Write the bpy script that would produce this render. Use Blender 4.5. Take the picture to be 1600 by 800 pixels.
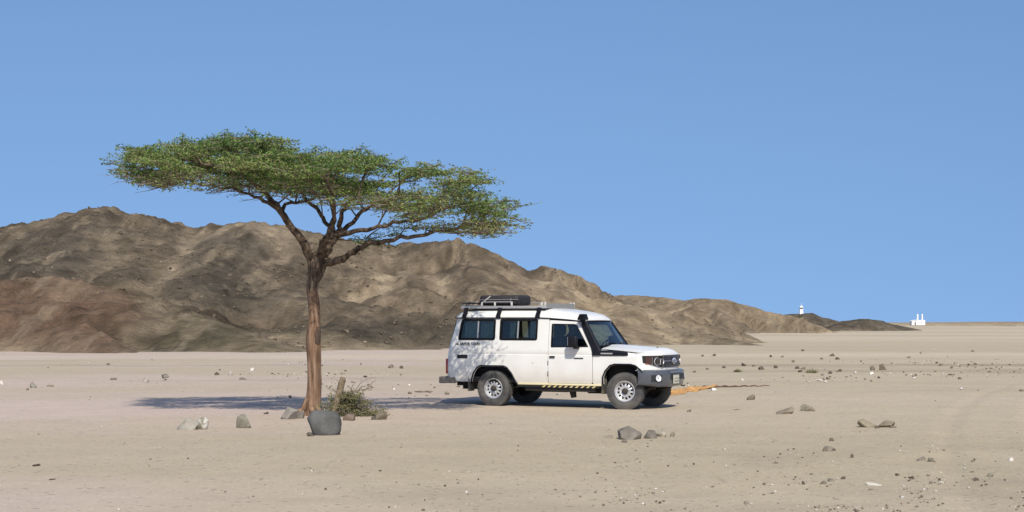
import bpy, bmesh, math, random
import numpy as np
from mathutils import Vector, geometry, Matrix

for o in list(bpy.data.objects):
    bpy.data.objects.remove(o)
SC = bpy.context.scene
COL = SC.collection
R = math.radians

# ------------------------------------------------------------------ camera
F, HOR, CAMZ = 2400.0, 504.0, 1.75            # focal length in photo pixels, horizon row, eye height
cam = bpy.data.cameras.new('camera')
cam.sensor_width = 36.0
cam.lens = F / 1600 * 36
cam.shift_y = (HOR - 400) / 1600
cam.clip_start = 0.1
cam.clip_end = 30000
camo = bpy.data.objects.new('camera', cam)
COL.objects.link(camo)
camo.location = (0, 0, CAMZ)
camo.rotation_euler = (R(90), 0, 0)
SC.camera = camo

# ------------------------------------------------------------------ sky, sun, exposure
SUN_EL, SUN_AZ = 44.0, 11.0                   # azimuth: to the right, measured from straight behind the camera
world = bpy.data.worlds.new('World')
SC.world = world
world.use_nodes = True
wn = world.node_tree
bg = wn.nodes['Background']
sky = wn.nodes.new('ShaderNodeTexSky')
sky.sky_type = 'NISHITA'
sky.sun_disc = False
sky.sun_elevation = R(SUN_EL)
sky.sun_rotation = R(180 - SUN_AZ)
sky.altitude = 0
sky.air_density = 1.0
sky.dust_density = 1.0
sky.ozone_density = 6.0
# the horizon band is lifted a little so that the clear, dry air shows no white glow along the ground
SKY_A, SKY_B = 0.22, 0.50
tcw = wn.nodes.new('ShaderNodeTexCoord')
mpw = wn.nodes.new('ShaderNodeMapping')
mpw.inputs['Location'].default_value = (0, 0, SKY_A)
mpw.inputs['Scale'].default_value = (1, 1, SKY_B)
nmw = wn.nodes.new('ShaderNodeVectorMath'); nmw.operation = 'NORMALIZE'
wn.links.new(tcw.outputs['Generated'], mpw.inputs['Vector'])
wn.links.new(mpw.outputs[0], nmw.inputs[0])
wn.links.new(nmw.outputs[0], sky.inputs['Vector'])
wn.links.new(sky.outputs[0], bg.inputs[0])
bg.inputs[1].default_value = 0.118
sun = bpy.data.lights.new('sun', 'SUN')
sun.energy = 4.0
sun.angle = R(0.53)
sun.color = (1.0, 0.93, 0.82)
suno = bpy.data.objects.new('sun', sun)
COL.objects.link(suno)
sd = Vector((math.sin(R(SUN_AZ)) * math.cos(R(SUN_EL)), -math.cos(R(SUN_AZ)) * math.cos(R(SUN_EL)), math.sin(R(SUN_EL))))
suno.location = sd * 60
suno.rotation_euler = sd.to_track_quat('Z', 'Y').to_euler()
SC.view_settings.view_transform = 'Standard'
SC.view_settings.look = 'None'
SC.view_settings.exposure = 0.22
SC.view_settings.gamma = 1.0

# ------------------------------------------------------------------ helpers
def at(px, py, d):
    """photo pixel at a given distance -> point in metres"""
    return Vector(((px - 800) / F * d, d, CAMZ - (py - HOR) / F * d))

def onground(px, py):
    d = CAMZ * F / (py - HOR)
    return Vector(((px - 800) / F * d, d, 0.0))

def tag(o, label=None, cat=None, group=None, kind=None):
    if label: o['label'] = label
    if cat: o['category'] = cat
    if group: o['group'] = group
    if kind: o['kind'] = kind
    return o

def empty(name, loc, rz=0.0):
    o = bpy.data.objects.new(name, None)
    o.empty_display_size = 0.3
    COL.objects.link(o)
    o.location = loc
    o.rotation_euler = (0, 0, rz)
    return o

def link_mesh(name, me, mat, parent=None, loc=None, smooth=None):
    if mat is not None and len(me.materials) == 0:
        me.materials.append(mat)
    o = bpy.data.objects.new(name, me)
    COL.objects.link(o)
    if parent is not None:
        o.parent = parent
    if loc is not None:
        o.location = loc
    if smooth is not None:
        me.polygons.foreach_set('use_smooth', [True] * len(me.polygons))
        if smooth < 180:
            me.set_sharp_from_angle(angle=R(smooth))
    return o

class MB:
    """collects shapes, builds ONE mesh object"""
    def __init__(s):
        s.v = []; s.f = []
    def add(s, vf):
        n = len(s.v)
        s.v += [tuple(p) for p in vf[0]]
        s.f += [tuple(i + n for i in f) for f in vf[1]]
        return s
    def build(s, name, mat, parent=None, smooth=None, loc=None):
        me = bpy.data.meshes.new(name)
        me.from_pydata(s.v, [], s.f)
        me.update()
        return link_mesh(name, me, mat, parent, loc, smooth)

def build(vf, name, mat, parent=None, smooth=None, loc=None):
    return MB().add(vf).build(name, mat, parent, smooth, loc)

def flip(vf):
    return vf[0], [tuple(reversed(f)) for f in vf[1]]

def mir(vf):
    return [(p[0], -p[1], p[2]) for p in vf[0]], [tuple(reversed(f)) for f in vf[1]]

def xf(vf, M):
    return [tuple(M @ Vector(p)) for p in vf[0]], vf[1]

def box(x0, x1, y0, y1, z0, z1, bev=0.0, seg=2):
    if bev <= 0:
        v = [(x0,y0,z0),(x1,y0,z0),(x1,y1,z0),(x0,y1,z0),(x0,y0,z1),(x1,y0,z1),(x1,y1,z1),(x0,y1,z1)]
        return v, [(0,3,2,1),(4,5,6,7),(0,1,5,4),(1,2,6,5),(2,3,7,6),(3,0,4,7)]
    bm = bmesh.new()
    bmesh.ops.create_cube(bm, size=1.0)
    for p in bm.verts:
        p.co = Vector(((x0+x1)/2 + p.co.x*(x1-x0), (y0+y1)/2 + p.co.y*(y1-y0), (z0+z1)/2 + p.co.z*(z1-z0)))
    bmesh.ops.bevel(bm, geom=bm.edges[:], offset=bev, segments=seg, affect='EDGES', profile=0.5)
    bm.verts.index_update()
    r = [tuple(p.co) for p in bm.verts], [tuple(q.index for q in f.verts) for f in bm.faces]
    bm.free()
    return r

def tube(path, rad, n=8, cap=True, wob=0.0, rnd=None):
    P = [Vector(p) for p in path]
    if not hasattr(rad, '__len__'): rad = [rad] * len(P)
    v, f = [], []
    prev = None
    for i, p in enumerate(P):
        t = (P[min(i+1, len(P)-1)] - P[max(i-1, 0)])
        if t.length < 1e-9: t = Vector((0, 0, 1))
        t.normalize()
        if prev is None:
            u = t.orthogonal().normalized()
        else:
            u = prev - t * prev.dot(t)
            u = t.orthogonal().normalized() if u.length < 1e-6 else u.normalized()
        prev = u
        w = t.cross(u)
        for k in range(n):
            a = 2 * math.pi * k / n
            rr = rad[i] * (1 + (rnd.uniform(-wob, wob) if rnd else 0))
            v.append(tuple(p + u * (math.cos(a) * rr) + w * (math.sin(a) * rr)))
    for i in range(len(P) - 1):
        for k in range(n):
            a = i*n + k; b = i*n + (k+1) % n
            f.append((a, b, b + n, a + n))
    if cap:
        f.append(tuple(reversed(range(n))))
        f.append(tuple(range((len(P)-1)*n, len(P)*n)))
    return v, f

def lathe_y(prof, n=32, closed=False):
    """profile of (radius, axial y) turned about the y axis"""
    v, f = [], []
    m = len(prof)
    for k in range(n):
        a = 2 * math.pi * k / n
        for r, y in prof:
            v.append((r * math.cos(a), y, r * math.sin(a)))
    for k in range(n):
        k2 = (k + 1) % n
        for i in range(m if closed else m - 1):
            j = (i + 1) % m
            f.append((k*m + i, k2*m + i, k2*m + j, k*m + j))
    return v, f

def grid(rows):
    """rows of equal numbers of points"""
    m = len(rows[0])
    v = [tuple(p) for r in rows for p in r]
    f = [(i*m + j, i*m + j + 1, (i+1)*m + j + 1, (i+1)*m + j) for i in range(len(rows)-1) for j in range(m-1)]
    return v, f

def slab(rows, off):
    """a grid given thickness: second skin displaced by off (vector)"""
    v, f = grid(rows)
    n, m = len(v), len(rows[0])
    k = len(rows)
    o = Vector(off)
    v2 = [tuple(Vector(p) + o) for p in v]
    ff = list(f) + [tuple(i + n for i in reversed(q)) for q in f]
    loop = [j for j in range(m)] + [i*m + m - 1 for i in range(1, k)] + [(k-1)*m + j for j in range(m-2, -1, -1)] + [i*m for i in range(k-2, 0, -1)]
    for a, b in zip(loop, loop[1:] + loop[:1]):
        ff.append((b, a, a + n, b + n))
    return v + v2, ff

def rpoly(pts, r, seg=4):
    """polygon with rounded corners"""
    out = []
    n = len(pts)
    for i in range(n):
        p = Vector(pts[i]).to_2d(); a = Vector(pts[i-1]).to_2d(); b = Vector(pts[(i+1) % n]).to_2d()
        rr = r[i] if hasattr(r, '__len__') else r
        if rr <= 0:
            out.append(tuple(p)); continue
        da = (a - p); db = (b - p)
        l = min(rr, da.length * .45, db.length * .45)
        pa = p + da.normalized() * l; pb = p + db.normalized() * l
        for k in range(seg + 1):
            t = k / seg
            q = pa * (1-t)**2 + p * (2*t*(1-t)) + pb * t*t
            out.append(tuple(q))
    return out

def panel(outline, holes, yf, th, zc=(), xc=()):
    """sheet-metal panel on the right-hand side (y<0): outline and holes in (x,z), y from yf(x,z), thickness inwards"""
    loops = [[Vector((p[0], p[1], 0)) for p in l] for l in [outline] + list(holes)]
    flat = [p for l in loops for p in l]
    tris = geometry.tessellate_polygon(loops)
    bm = bmesh.new()
    bv = [bm.verts.new((p.x, 0, p.y)) for p in flat]
    for t in tris:
        if len(set(t)) == 3:
            try: bm.faces.new([bv[i] for i in t])
            except ValueError: pass
    for z in zc:
        bmesh.ops.bisect_plane(bm, geom=bm.verts[:] + bm.edges[:] + bm.faces[:], plane_co=(0, 0, z), plane_no=(0, 0, 1), dist=1e-5)
    for x in xc:
        bmesh.ops.bisect_plane(bm, geom=bm.verts[:] + bm.edges[:] + bm.faces[:], plane_co=(x, 0, 0), plane_no=(1, 0, 0), dist=1e-5)
    bmesh.ops.recalc_face_normals(bm, faces=bm.faces[:])
    bm.normal_update()
    if sum(f.normal.y * f.calc_area() for f in bm.faces) > 0:
        bmesh.ops.reverse_faces(bm, faces=bm.faces[:])
    loose = [p for p in bm.verts if not p.link_faces]
    for p in loose: bm.verts.remove(p)
    bm.verts.index_update()
    v = [(p.co.x, -yf(p.co.x, p.co.z), p.co.z) for p in bm.verts]
    f = [tuple(q.index for q in fc.verts) for fc in bm.faces]
    n = len(v)
    v += [(x, y + th, z) for x, y, z in v]
    ff = f + [tuple(i + n for i in reversed(q)) for q in f]
    for e in bm.edges:
        if len(e.link_faces) == 1:
            lp = e.link_loops[0]
            a, b = lp.vert.index, lp.link_loop_next.vert.index
            ff.append((b, a, a + n, b + n))
    bm.free()
    return v, ff

def inset(pts, d):
    """shrink a polygon towards its inside"""
    n = len(pts); out = []
    area = sum(pts[i][0]*pts[(i+1) % n][1] - pts[(i+1) % n][0]*pts[i][1] for i in range(n))
    s = 1 if area > 0 else -1
    for i in range(n):
        p = Vector(pts[i]); a = Vector(pts[i-1]); b = Vector(pts[(i+1) % n])
        e1 = (p - a).normalized(); e2 = (b - p).normalized()
        n1 = Vector((-e1.y, e1.x)) * s; n2 = Vector((-e2.y, e2.x)) * s
        m = n1 + n2
        m = m / max(0.3, m.dot(n1)) if m.length > 1e-6 else n1
        out.append(tuple(p + m * d))
    return out

# numpy value noise
def _hash(ix, iy, seed):
    h = (ix.astype(np.int64) * 374761393 + iy.astype(np.int64) * 668265263 + seed * 1442695041) & 0xFFFFFFFF
    h = ((h ^ (h >> 13)) * 1274126177) & 0xFFFFFFFF
    h = (h ^ (h >> 16)) & 0xFFFFFFFF
    return h.astype(np.float64) / 4294967295.0 * 2 - 1

def vnoise(x, y, seed=0):
    x = np.asarray(x, float); y = np.asarray(y, float)
    ix = np.floor(x); iy = np.floor(y)
    fx = x - ix; fy = y - iy
    u = fx*fx*fx*(fx*(fx*6-15)+10); w = fy*fy*fy*(fy*(fy*6-15)+10)
    a = _hash(ix, iy, seed); b = _hash(ix+1, iy, seed); c = _hash(ix, iy+1, seed); d = _hash(ix+1, iy+1, seed)
    return (a*(1-u)+b*u)*(1-w) + (c*(1-u)+d*u)*w

def fbm(x, y, octv=4, seed=0, gain=0.5):
    t = 0; a = 1.0; s = 0
    for o in range(octv):
        ca, sa = math.cos(o*0.7), math.sin(o*0.7)
        t = t + a * vnoise((x*ca - y*sa) * 2**o + 17.3*o, (x*sa + y*ca) * 2**o - 9.1*o, seed + o)
        s += a; a *= gain
    return t / s

# ------------------------------------------------------------------ materials
def new_mat(name):
    m = bpy.data.materials.new(name); m.use_nodes = True
    nt = m.node_tree
    return m, nt, nt.nodes['Principled BSDF']

def rgb(c):
    return (c[0], c[1], c[2], 1.0)

def mat(name, col, rough=0.6, metal=0.0, var=0.0, scale=6.0, bump=0.0, bscale=None, spec=0.5, dust=None, coat=0.0):
    m, nt, p = new_mat(name)
    p.inputs['Roughness'].default_value = rough
    p.inputs['Metallic'].default_value = metal
    p.inputs['Specular IOR Level'].default_value = spec
    p.inputs['Coat Weight'].default_value = coat
    p.inputs['Base Color'].default_value = rgb(col)
    if var > 0 or bump > 0 or dust:
        tc = nt.nodes.new('ShaderNodeTexCoord')
    out = None
    if var > 0:
        n = nt.nodes.new('ShaderNodeTexNoise'); n.inputs['Scale'].default_value = scale; n.inputs['Detail'].default_value = 6
        nt.links.new(tc.outputs['Object'], n.inputs['Vector'])
        r = nt.nodes.new('ShaderNodeValToRGB')
        r.color_ramp.elements[0].position = 0.3; r.color_ramp.elements[1].position = 0.7
        r.color_ramp.elements[0].color = rgb([c * (1 - var) for c in col])
        r.color_ramp.elements[1].color = rgb([min(1, c * (1 + var)) for c in col])
        nt.links.new(n.outputs['Fac'], r.inputs[0]); out = r.outputs[0]
    if dust:                                    # (colour, amount): patchy dust film
        n = nt.nodes.new('ShaderNodeTexNoise'); n.inputs['Scale'].default_value = 3.5; n.inputs['Detail'].default_value = 8
        nt.links.new(tc.outputs['Object'], n.inputs['Vector'])
        mp = nt.nodes.new('ShaderNodeMapRange'); mp.inputs[1].default_value = 0.35; mp.inputs[2].default_value = 0.75
        mp.inputs[3].default_value = 0.0; mp.inputs[4].default_value = dust[1]
        nt.links.new(n.outputs['Fac'], mp.inputs[0])
        mx = nt.nodes.new('ShaderNodeMix'); mx.data_type = 'RGBA'
        mx.inputs[7].default_value = rgb(dust[0]); mx.inputs[6].default_value = rgb(col)
        if out: nt.links.new(out, mx.inputs[6])
        nt.links.new(mp.outputs[0], mx.inputs[0]); out = mx.outputs[2]
    if out: nt.links.new(out, p.inputs['Base Color'])
    if bump > 0:
        n = nt.nodes.new('ShaderNodeTexNoise'); n.inputs['Scale'].default_value = bscale or scale * 3; n.inputs['Detail'].default_value = 8
        nt.links.new(tc.outputs['Object'], n.inputs['Vector'])
        b = nt.nodes.new('ShaderNodeBump'); b.inputs['Strength'].default_value = bump; b.inputs['Distance'].default_value = 0.03
        nt.links.new(n.outputs['Fac'], b.inputs['Height']); nt.links.new(b.outputs[0], p.inputs['Normal'])
    return m

def attr_mat(name, attr='tone', speck=(), rough=0.9, bump=0.4, bscale=8.0, bdist=0.05, var=0.25, vscale=2.0, spec=0.15):
    """colour attribute x fine mottling, speckles (scale, threshold, colour, amount)"""
    m, nt, p = new_mat(name)
    p.inputs['Roughness'].default_value = rough
    p.inputs['Specular IOR Level'].default_value = spec
    L = nt.links.new
    a = nt.nodes.new('ShaderNodeAttribute'); a.attribute_name = attr
    tc = nt.nodes.new('ShaderNodeTexCoord')
    out = a.outputs['Color']
    for sc, amt in ((vscale, var), (vscale * 7.3, var * 0.8)):
        n = nt.nodes.new('ShaderNodeTexNoise'); n.inputs['Scale'].default_value = sc; n.inputs['Detail'].default_value = 7
        n.inputs['Roughness'].default_value = 0.65
        L(tc.outputs['Object'], n.inputs['Vector'])
        mp = nt.nodes.new('ShaderNodeMapRange'); mp.inputs[1].default_value = 0.3; mp.inputs[2].default_value = 0.7
        mp.inputs[3].default_value = 1 - amt; mp.inputs[4].default_value = 1 + amt
        L(n.outputs['Fac'], mp.inputs[0])
        mx = nt.nodes.new('ShaderNodeVectorMath'); mx.operation = 'MULTIPLY'
        L(out, mx.inputs[0]); L(mp.outputs[0], mx.inputs[1]); out = mx.outputs[0]
    for sc, thr, col, amt in speck:
        v = nt.nodes.new('ShaderNodeTexVoronoi'); v.inputs['Scale'].default_value = sc
        L(tc.outputs['Object'], v.inputs['Vector'])
        sp = nt.nodes.new('ShaderNodeSeparateColor'); L(v.outputs['Color'], sp.inputs[0])
        g = nt.nodes.new('ShaderNodeMath'); g.operation = 'GREATER_THAN'; g.inputs[1].default_value = thr
        L(sp.outputs[0], g.inputs[0])
        dl = nt.nodes.new('ShaderNodeMath'); dl.operation = 'LESS_THAN'; dl.inputs[1].default_value = 0.33
        L(v.outputs['Distance'], dl.inputs[0])
        ml = nt.nodes.new('ShaderNodeMath'); ml.operation = 'MULTIPLY'; L(g.outputs[0], ml.inputs[0]); L(dl.outputs[0], ml.inputs[1])
        m2 = nt.nodes.new('ShaderNodeMath'); m2.operation = 'MULTIPLY'; m2.inputs[1].default_value = amt; L(ml.outputs[0], m2.inputs[0])
        mx = nt.nodes.new('ShaderNodeMix'); mx.data_type = 'RGBA'; mx.inputs[7].default_value = rgb(col)
        L(m2.outputs[0], mx.inputs[0]); L(out, mx.inputs[6]); out = mx.outputs[2]
    L(out, p.inputs['Base Color'])
    if bump > 0:
        n = nt.nodes.new('ShaderNodeTexNoise'); n.inputs['Scale'].default_value = bscale; n.inputs['Detail'].default_value = 10
        n.inputs['Roughness'].default_value = 0.7
        L(tc.outputs['Object'], n.inputs['Vector'])
        b = nt.nodes.new('ShaderNodeBump'); b.inputs['Strength'].default_value = bump; b.inputs['Distance'].default_value = bdist
        L(n.outputs['Fac'], b.inputs['Height']); L(b.outputs[0], p.inputs['Normal'])
    return m

def set_tone(me, cols):
    """per-vertex colour attribute from an (n,3) array"""
    a = me.attributes.new('tone', 'FLOAT_COLOR', 'POINT')
    c = np.ones((len(me.vertices), 4)); c[:, :3] = cols
    a.data.foreach_set('color', c.ravel())

def np_mesh(name, V, Fq):
    """fast mesh from arrays; all faces with the same number of corners"""
    V = np.asarray(V, np.float32); Fq = np.asarray(Fq, np.int32)
    me = bpy.data.meshes.new(name)
    me.vertices.add(len(V)); me.vertices.foreach_set('co', V.ravel())
    k = Fq.shape[1]
    me.loops.add(Fq.size); me.loops.foreach_set('vertex_index', Fq.ravel())
    me.polygons.add(len(Fq))
    me.polygons.foreach_set('loop_start', np.arange(0, Fq.size, k, dtype=np.int32))
    me.update(calc_edges=True); me.validate()
    return me

def grid_faces(nr, nc):
    i = np.arange((nr-1)*(nc-1)); r = i // (nc-1); c = i % (nc-1)
    a = r*nc + c
    return np.stack([a, a+1, a+nc+1, a+nc], 1)

# ------------------------------------------------------------------ ground
def ground_z(x, y):
    x = np.asarray(x, float); y = np.asarray(y, float)
    near = np.clip((y - 16) / 12, 0, 1)
    z = 0.05 * fbm(x / 9, y / 9, 3, 5) + 0.018 * fbm(x / 1.3, y / 1.3, 3, 9)
    far = np.clip((y - 90) / 300, 0, 1)
    z = z + far * 0.35 * fbm(x / 160, y / 60, 3, 31)
    # a pair of shallow old wheel ruts on the right
    rc = 5.0 + (y - 14) * 0.21 + 0.012 * (y - 14) ** 2 * 0.35
    for o_ in (-0.72, 0.72):
        e_ = (x - rc - o_) / 0.15
        z = z - 0.022 * np.exp(-e_ ** 2) * np.clip((60 - y) / 20, 0, 1) + 0.010 * np.exp(-((np.abs(e_) - 1.9) / 0.6) ** 2) * np.clip((60 - y) / 20, 0, 1)
    # level standing place of the vehicle, slightly hollowed under its tail
    d2 = ((x - 1.2) / 3.4) ** 2 + ((y - 32.2) / 2.4) ** 2
    k = np.exp(-d2 ** 2)
    z = z * (1 - k) + k * (-0.002)
    return z

def gz(x, y):
    return float(ground_z(np.array([x]), np.array([y]))[0])

def spaced(lo, hi, a, b, step, grow=1.09):
    """fine spacing between a and b, growing outside"""
    s = list(np.arange(a, b, step))
    q, st = s[-1], step
    while q < hi:
        st *= grow; q += st; s.append(q)
    q, st = s[0], step
    while q > lo:
        st *= grow; q -= st; s.insert(0, q)
    return np.array(s)

gx = spaced(-6000, 6000, -12, 14, 0.13)
gy = spaced(-60, 9000, 13, 46, 0.11, 1.035)
GX, GY = np.meshgrid(gx, gy)
GZ = ground_z(GX, GY)
sand = np.array([0.415, 0.347, 0.245])
pink = np.array([0.455, 0.368, 0.305])
olive = np.array([0.36, 0.305, 0.20])
pale = np.array([0.48, 0.41, 0.30])
n1 = np.clip(0.5 + 0.9 * fbm(GX / 7, GY / 12, 4, 71) - 0.09 * np.clip(GX + 1, -6, 6), 0, 1)[..., None]
n2 = np.clip(0.5 + 1.3 * fbm(GX / 30, GY / 7, 4, 83), 0, 1)[..., None]
gc = sand * (1 - n1) + pink * n1
gc = gc * (1 - 0.7 * n2) + olive * 0.7 * n2
grav = np.clip(fbm(GX / 3.2, GY / 2.2, 4, 57) * 2 + 0.15 * (GX - 2), 0, 1) * np.clip((24 - GY) / 6, 0, 1)
gc = gc * (1 - 0.16 * grav[..., None])
track = np.exp(-((GY - 80 - 0.10 * GX - 4 * fbm(GX / 25, GY / 40, 2, 3)) / 5.0) ** 2) * (GX < 30) * 0.75
track = np.maximum(track, 0.6 * np.clip((GY - 105) / 60, 0, 1) * np.clip(0.45 + 1.2 * fbm(GX / 90, GY / 25, 3, 15), 0, 1))
gc = gc * (1 - track[..., None]) + pale * track[..., None]
# darker gravelly streaks in the middle distance
streak = np.clip(fbm(GX / 16, GY / 4.5, 4, 44) * 2.2 - 0.15, 0, 1) * np.exp(-((GY - 58) / 17) ** 2)
gc = gc * (1 - 0.28 * streak[..., None])
M_sand = attr_mat('desert_sand', speck=((9.0, 0.90, (0.20, 0.165, 0.125), 0.55), (17.0, 0.90, (0.17, 0.14, 0.11), 0.6), (26.0, 0.94, (0.66, 0.61, 0.54), 0.7)),
                  bump=0.55, bscale=5.0, bdist=0.035, var=0.055, vscale=0.9, rough=0.95, spec=0.1)
me = np_mesh('ground', np.stack([GX, GY, GZ], -1).reshape(-1, 3), grid_faces(len(gy), len(gx)))
set_tone(me, gc.reshape(-1, 3) * np.array([1.075, 1.07, 1.09]))
tag(link_mesh('ground', me, M_sand, smooth=180), 'flat pale desert plain strewn with stones', kind='structure')

# ------------------------------------------------------------------ hills
C_br = np.array([0.128, 0.098, 0.066]); C_red = np.array([0.140, 0.088, 0.057]); C_ol = np.array([0.104, 0.086, 0.052])
C_tan = np.array([0.225, 0.170, 0.108]); C_dk = np.array([0.082, 0.066, 0.047]); C_val = np.array([0.27, 0.21, 0.138]); C_gr = np.array([0.105, 0.084, 0.060])
M_hill = attr_mat('hill_rock', speck=((1.3, 0.90, (0.07, 0.055, 0.04), 0.4),),
                  bump=1.0, bscale=0.9, bdist=0.9, var=0.20, vscale=0.5, rough=0.95, spec=0.1)

def make_hill(name, label, ridges, xr, yr, res, seed, soft=0.22, gully=0.16, rough_=1.0, mat_=None, skyc=True):
    xs = np.arange(xr[0], xr[1], res); ys = np.arange(yr[0], yr[1], res)
    X, Y = np.meshgrid(xs, ys)
    wx = X + 3.0 * rough_ * fbm(X / 11, Y / 11, 3, seed); wy = Y + 3.0 * rough_ * fbm(X / 11, Y / 11, 3, seed + 50)
    hs, cs = [], []
    for ri, (pts, k, col) in enumerate(ridges):
        P = [at(*p) for p in pts]
        best = np.full(X.shape, -99.0); s0 = 0.0
        dmin = np.full(X.shape, 1e9)
        for a, b in zip(P[:-1], P[1:]):
            dx, dy = b.x - a.x, b.y - a.y
            t0 = np.clip(((X - a.x)*dx + (Y - a.y)*dy) / (dx*dx + dy*dy), 0, 1)
            dmin = np.minimum(dmin, np.hypot(X - a.x - t0*dx, Y - a.y - t0*dy))
        m = np.clip((dmin - 0.6) / 7, 0, 1)     # true position near the crest, warped further off it
        ux = X*(1-m) + wx*m; uy = Y*(1-m) + wy*m
        for a, b in zip(P[:-1], P[1:]):
            dx, dy = b.x - a.x, b.y - a.y
            L2 = dx*dx + dy*dy
            tr = ((ux - a.x)*dx + (uy - a.y)*dy) / L2
            t = np.clip(tr, 0, 1)
            Ls = math.sqrt(L2)
            over = np.maximum(0, np.maximum(-tr, tr - 1)) * Ls   # crests drop steeply along their line
            perp = np.abs((ux - a.x)*dy - (uy - a.y)*dx) / Ls
            d = np.hypot(perp, over)
            s = s0 + t * math.sqrt(L2)
            g = 1 + gully * 2.2 * (vnoise(s / 5.5, d / 30, seed + 7*ri) + 0.6 * vnoise(s / 2.3, d / 14, seed + 7*ri + 3))
            g = np.clip(g, 0.8, 1.7)
            h = a.z + (b.z - a.z)*t - k * g * (np.sqrt(perp*perp + 1.2) - 1.1) - (1.05 if ri == 0 else 0.6) * over
            best = np.maximum(best, h)
            s0 += math.sqrt(L2)
        hs.append(best); cs.append(np.array(col))
    hs = np.array(hs)
    mx = hs.max(0)
    w = np.exp((hs - mx) / soft); W = w.sum(0)
    H = mx + soft * np.log(W)
    w2 = np.exp((hs - mx) / (soft * 2.5)); W2 = w2.sum(0)
    C = sum((w2[i] / W2)[..., None] * cs[i] for i in range(len(cs)))
    H0 = H.copy()
    up = np.clip(H / 2.5, 0.05, 1)
    rid = 1 - np.abs(fbm(X / 6.5, Y / 6.5, 4, seed + 90)) * 2.4
    H = H + rough_ * (0.40 * up * fbm(X / 5, Y / 5, 4, seed + 20) + 0.34 * up * (rid - 0.68) + 0.17 * up * fbm(X / 1.1, Y / 1.1, 3, seed + 60))
    sl = 1 - np.abs(fbm(X / 1.6 + 0.8 * fbm(X / 5, Y / 5, 2, seed + 71), Y / 5.5, 3, seed + 70)) * 3.0
    H = H + rough_ * 0.16 * up * (sl - 0.4)             # sharp little rills down the slope
    H = H + rough_ * 0.15 * up * np.clip(fbm(X / 2.6, Y / 4.5, 4, seed + 49, 0.65) * 6 - 1.2, 0, 1)   # outcrops stand proud
    # soft apron at the foot
    H = np.where(H > 3, H, 0.22 * np.log1p(np.exp(np.clip(H / 0.22, -40, 40)))) - 0.15 * (H0 < 2) + 0.10 * np.exp(-np.abs(H0)) * fbm(X / 2.2, Y / 2.2, 3, seed + 95)
    H = np.where(H0 < -0.35, -0.5, H)
    # sandy bottoms of the gullies, darker rubble on the crests
    edge = 1 - np.clip((mx - np.sort(hs, 0)[-2]) / 0.9, 0, 1) if len(cs) > 1 else np.zeros_like(H)
    low = np.exp(-np.clip(H, 0, None) / (0.5 * min(1, rough_ * 1.2))) * 0.8 * np.clip(0.6 + fbm(X / 5, Y / 5, 3, seed + 91), 0, 1)
    vv = np.clip(edge * 0.9 * np.clip(0.5 + 1.6 * fbm(X / 9, Y / 9, 3, seed + 33), 0, 1) + low, 0, 0.85)[..., None]
    C = C * (1 - vv * 0.9) + C_val * 1.1 * vv * 0.9
    pat = np.clip(fbm(X / 7, Y / 7, 4, seed + 41) * 2.2, -1, 1)[..., None]
    C = np.where(pat > 0, C * (1 - 0.38 * min(1, rough_) * pat) + C_tan * 0.38 * min(1, rough_) * pat, C * (1 + 0.20 * pat))
    st = np.clip(fbm(X / 1.5, Y / 6, 3, seed + 43) * 2, -1, 1)[..., None]
    fine = np.clip(fbm(X / 0.8, Y / 1.3, 3, seed + 47) * 2.4, -1, 1)[..., None]
    C = C * (1 + 0.17 * fine)
    crag = np.clip(fbm(X / 2.6, Y / 4.5, 4, seed + 49, 0.65) * 6 - 1.2, 0, 1)[..., None]   # bare dark outcrops with crisp edges
    C = C * (1 - 0.30 * crag)
    scree = np.clip(fbm(X / 1.9, Y / 7.5, 4, seed + 53, 0.65) * 6 - 1.5, 0, 1)[..., None]  # paler scree runs
    sa_ = 0.45 * min(1, rough_ + .15) * (rough_ > .35)
    C = C * (1 - sa_ * scree) + C_val * sa_ * scree
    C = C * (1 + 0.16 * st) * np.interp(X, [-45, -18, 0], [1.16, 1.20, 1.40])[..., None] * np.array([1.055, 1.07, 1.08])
    me = np_mesh(name, np.stack([X, Y, H], -1).reshape(-1, 3), grid_faces(len(ys), len(xs)))
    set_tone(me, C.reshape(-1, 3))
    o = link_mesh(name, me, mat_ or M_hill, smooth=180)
    tag(o, label, kind='structure')
    return X, Y, H

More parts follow.
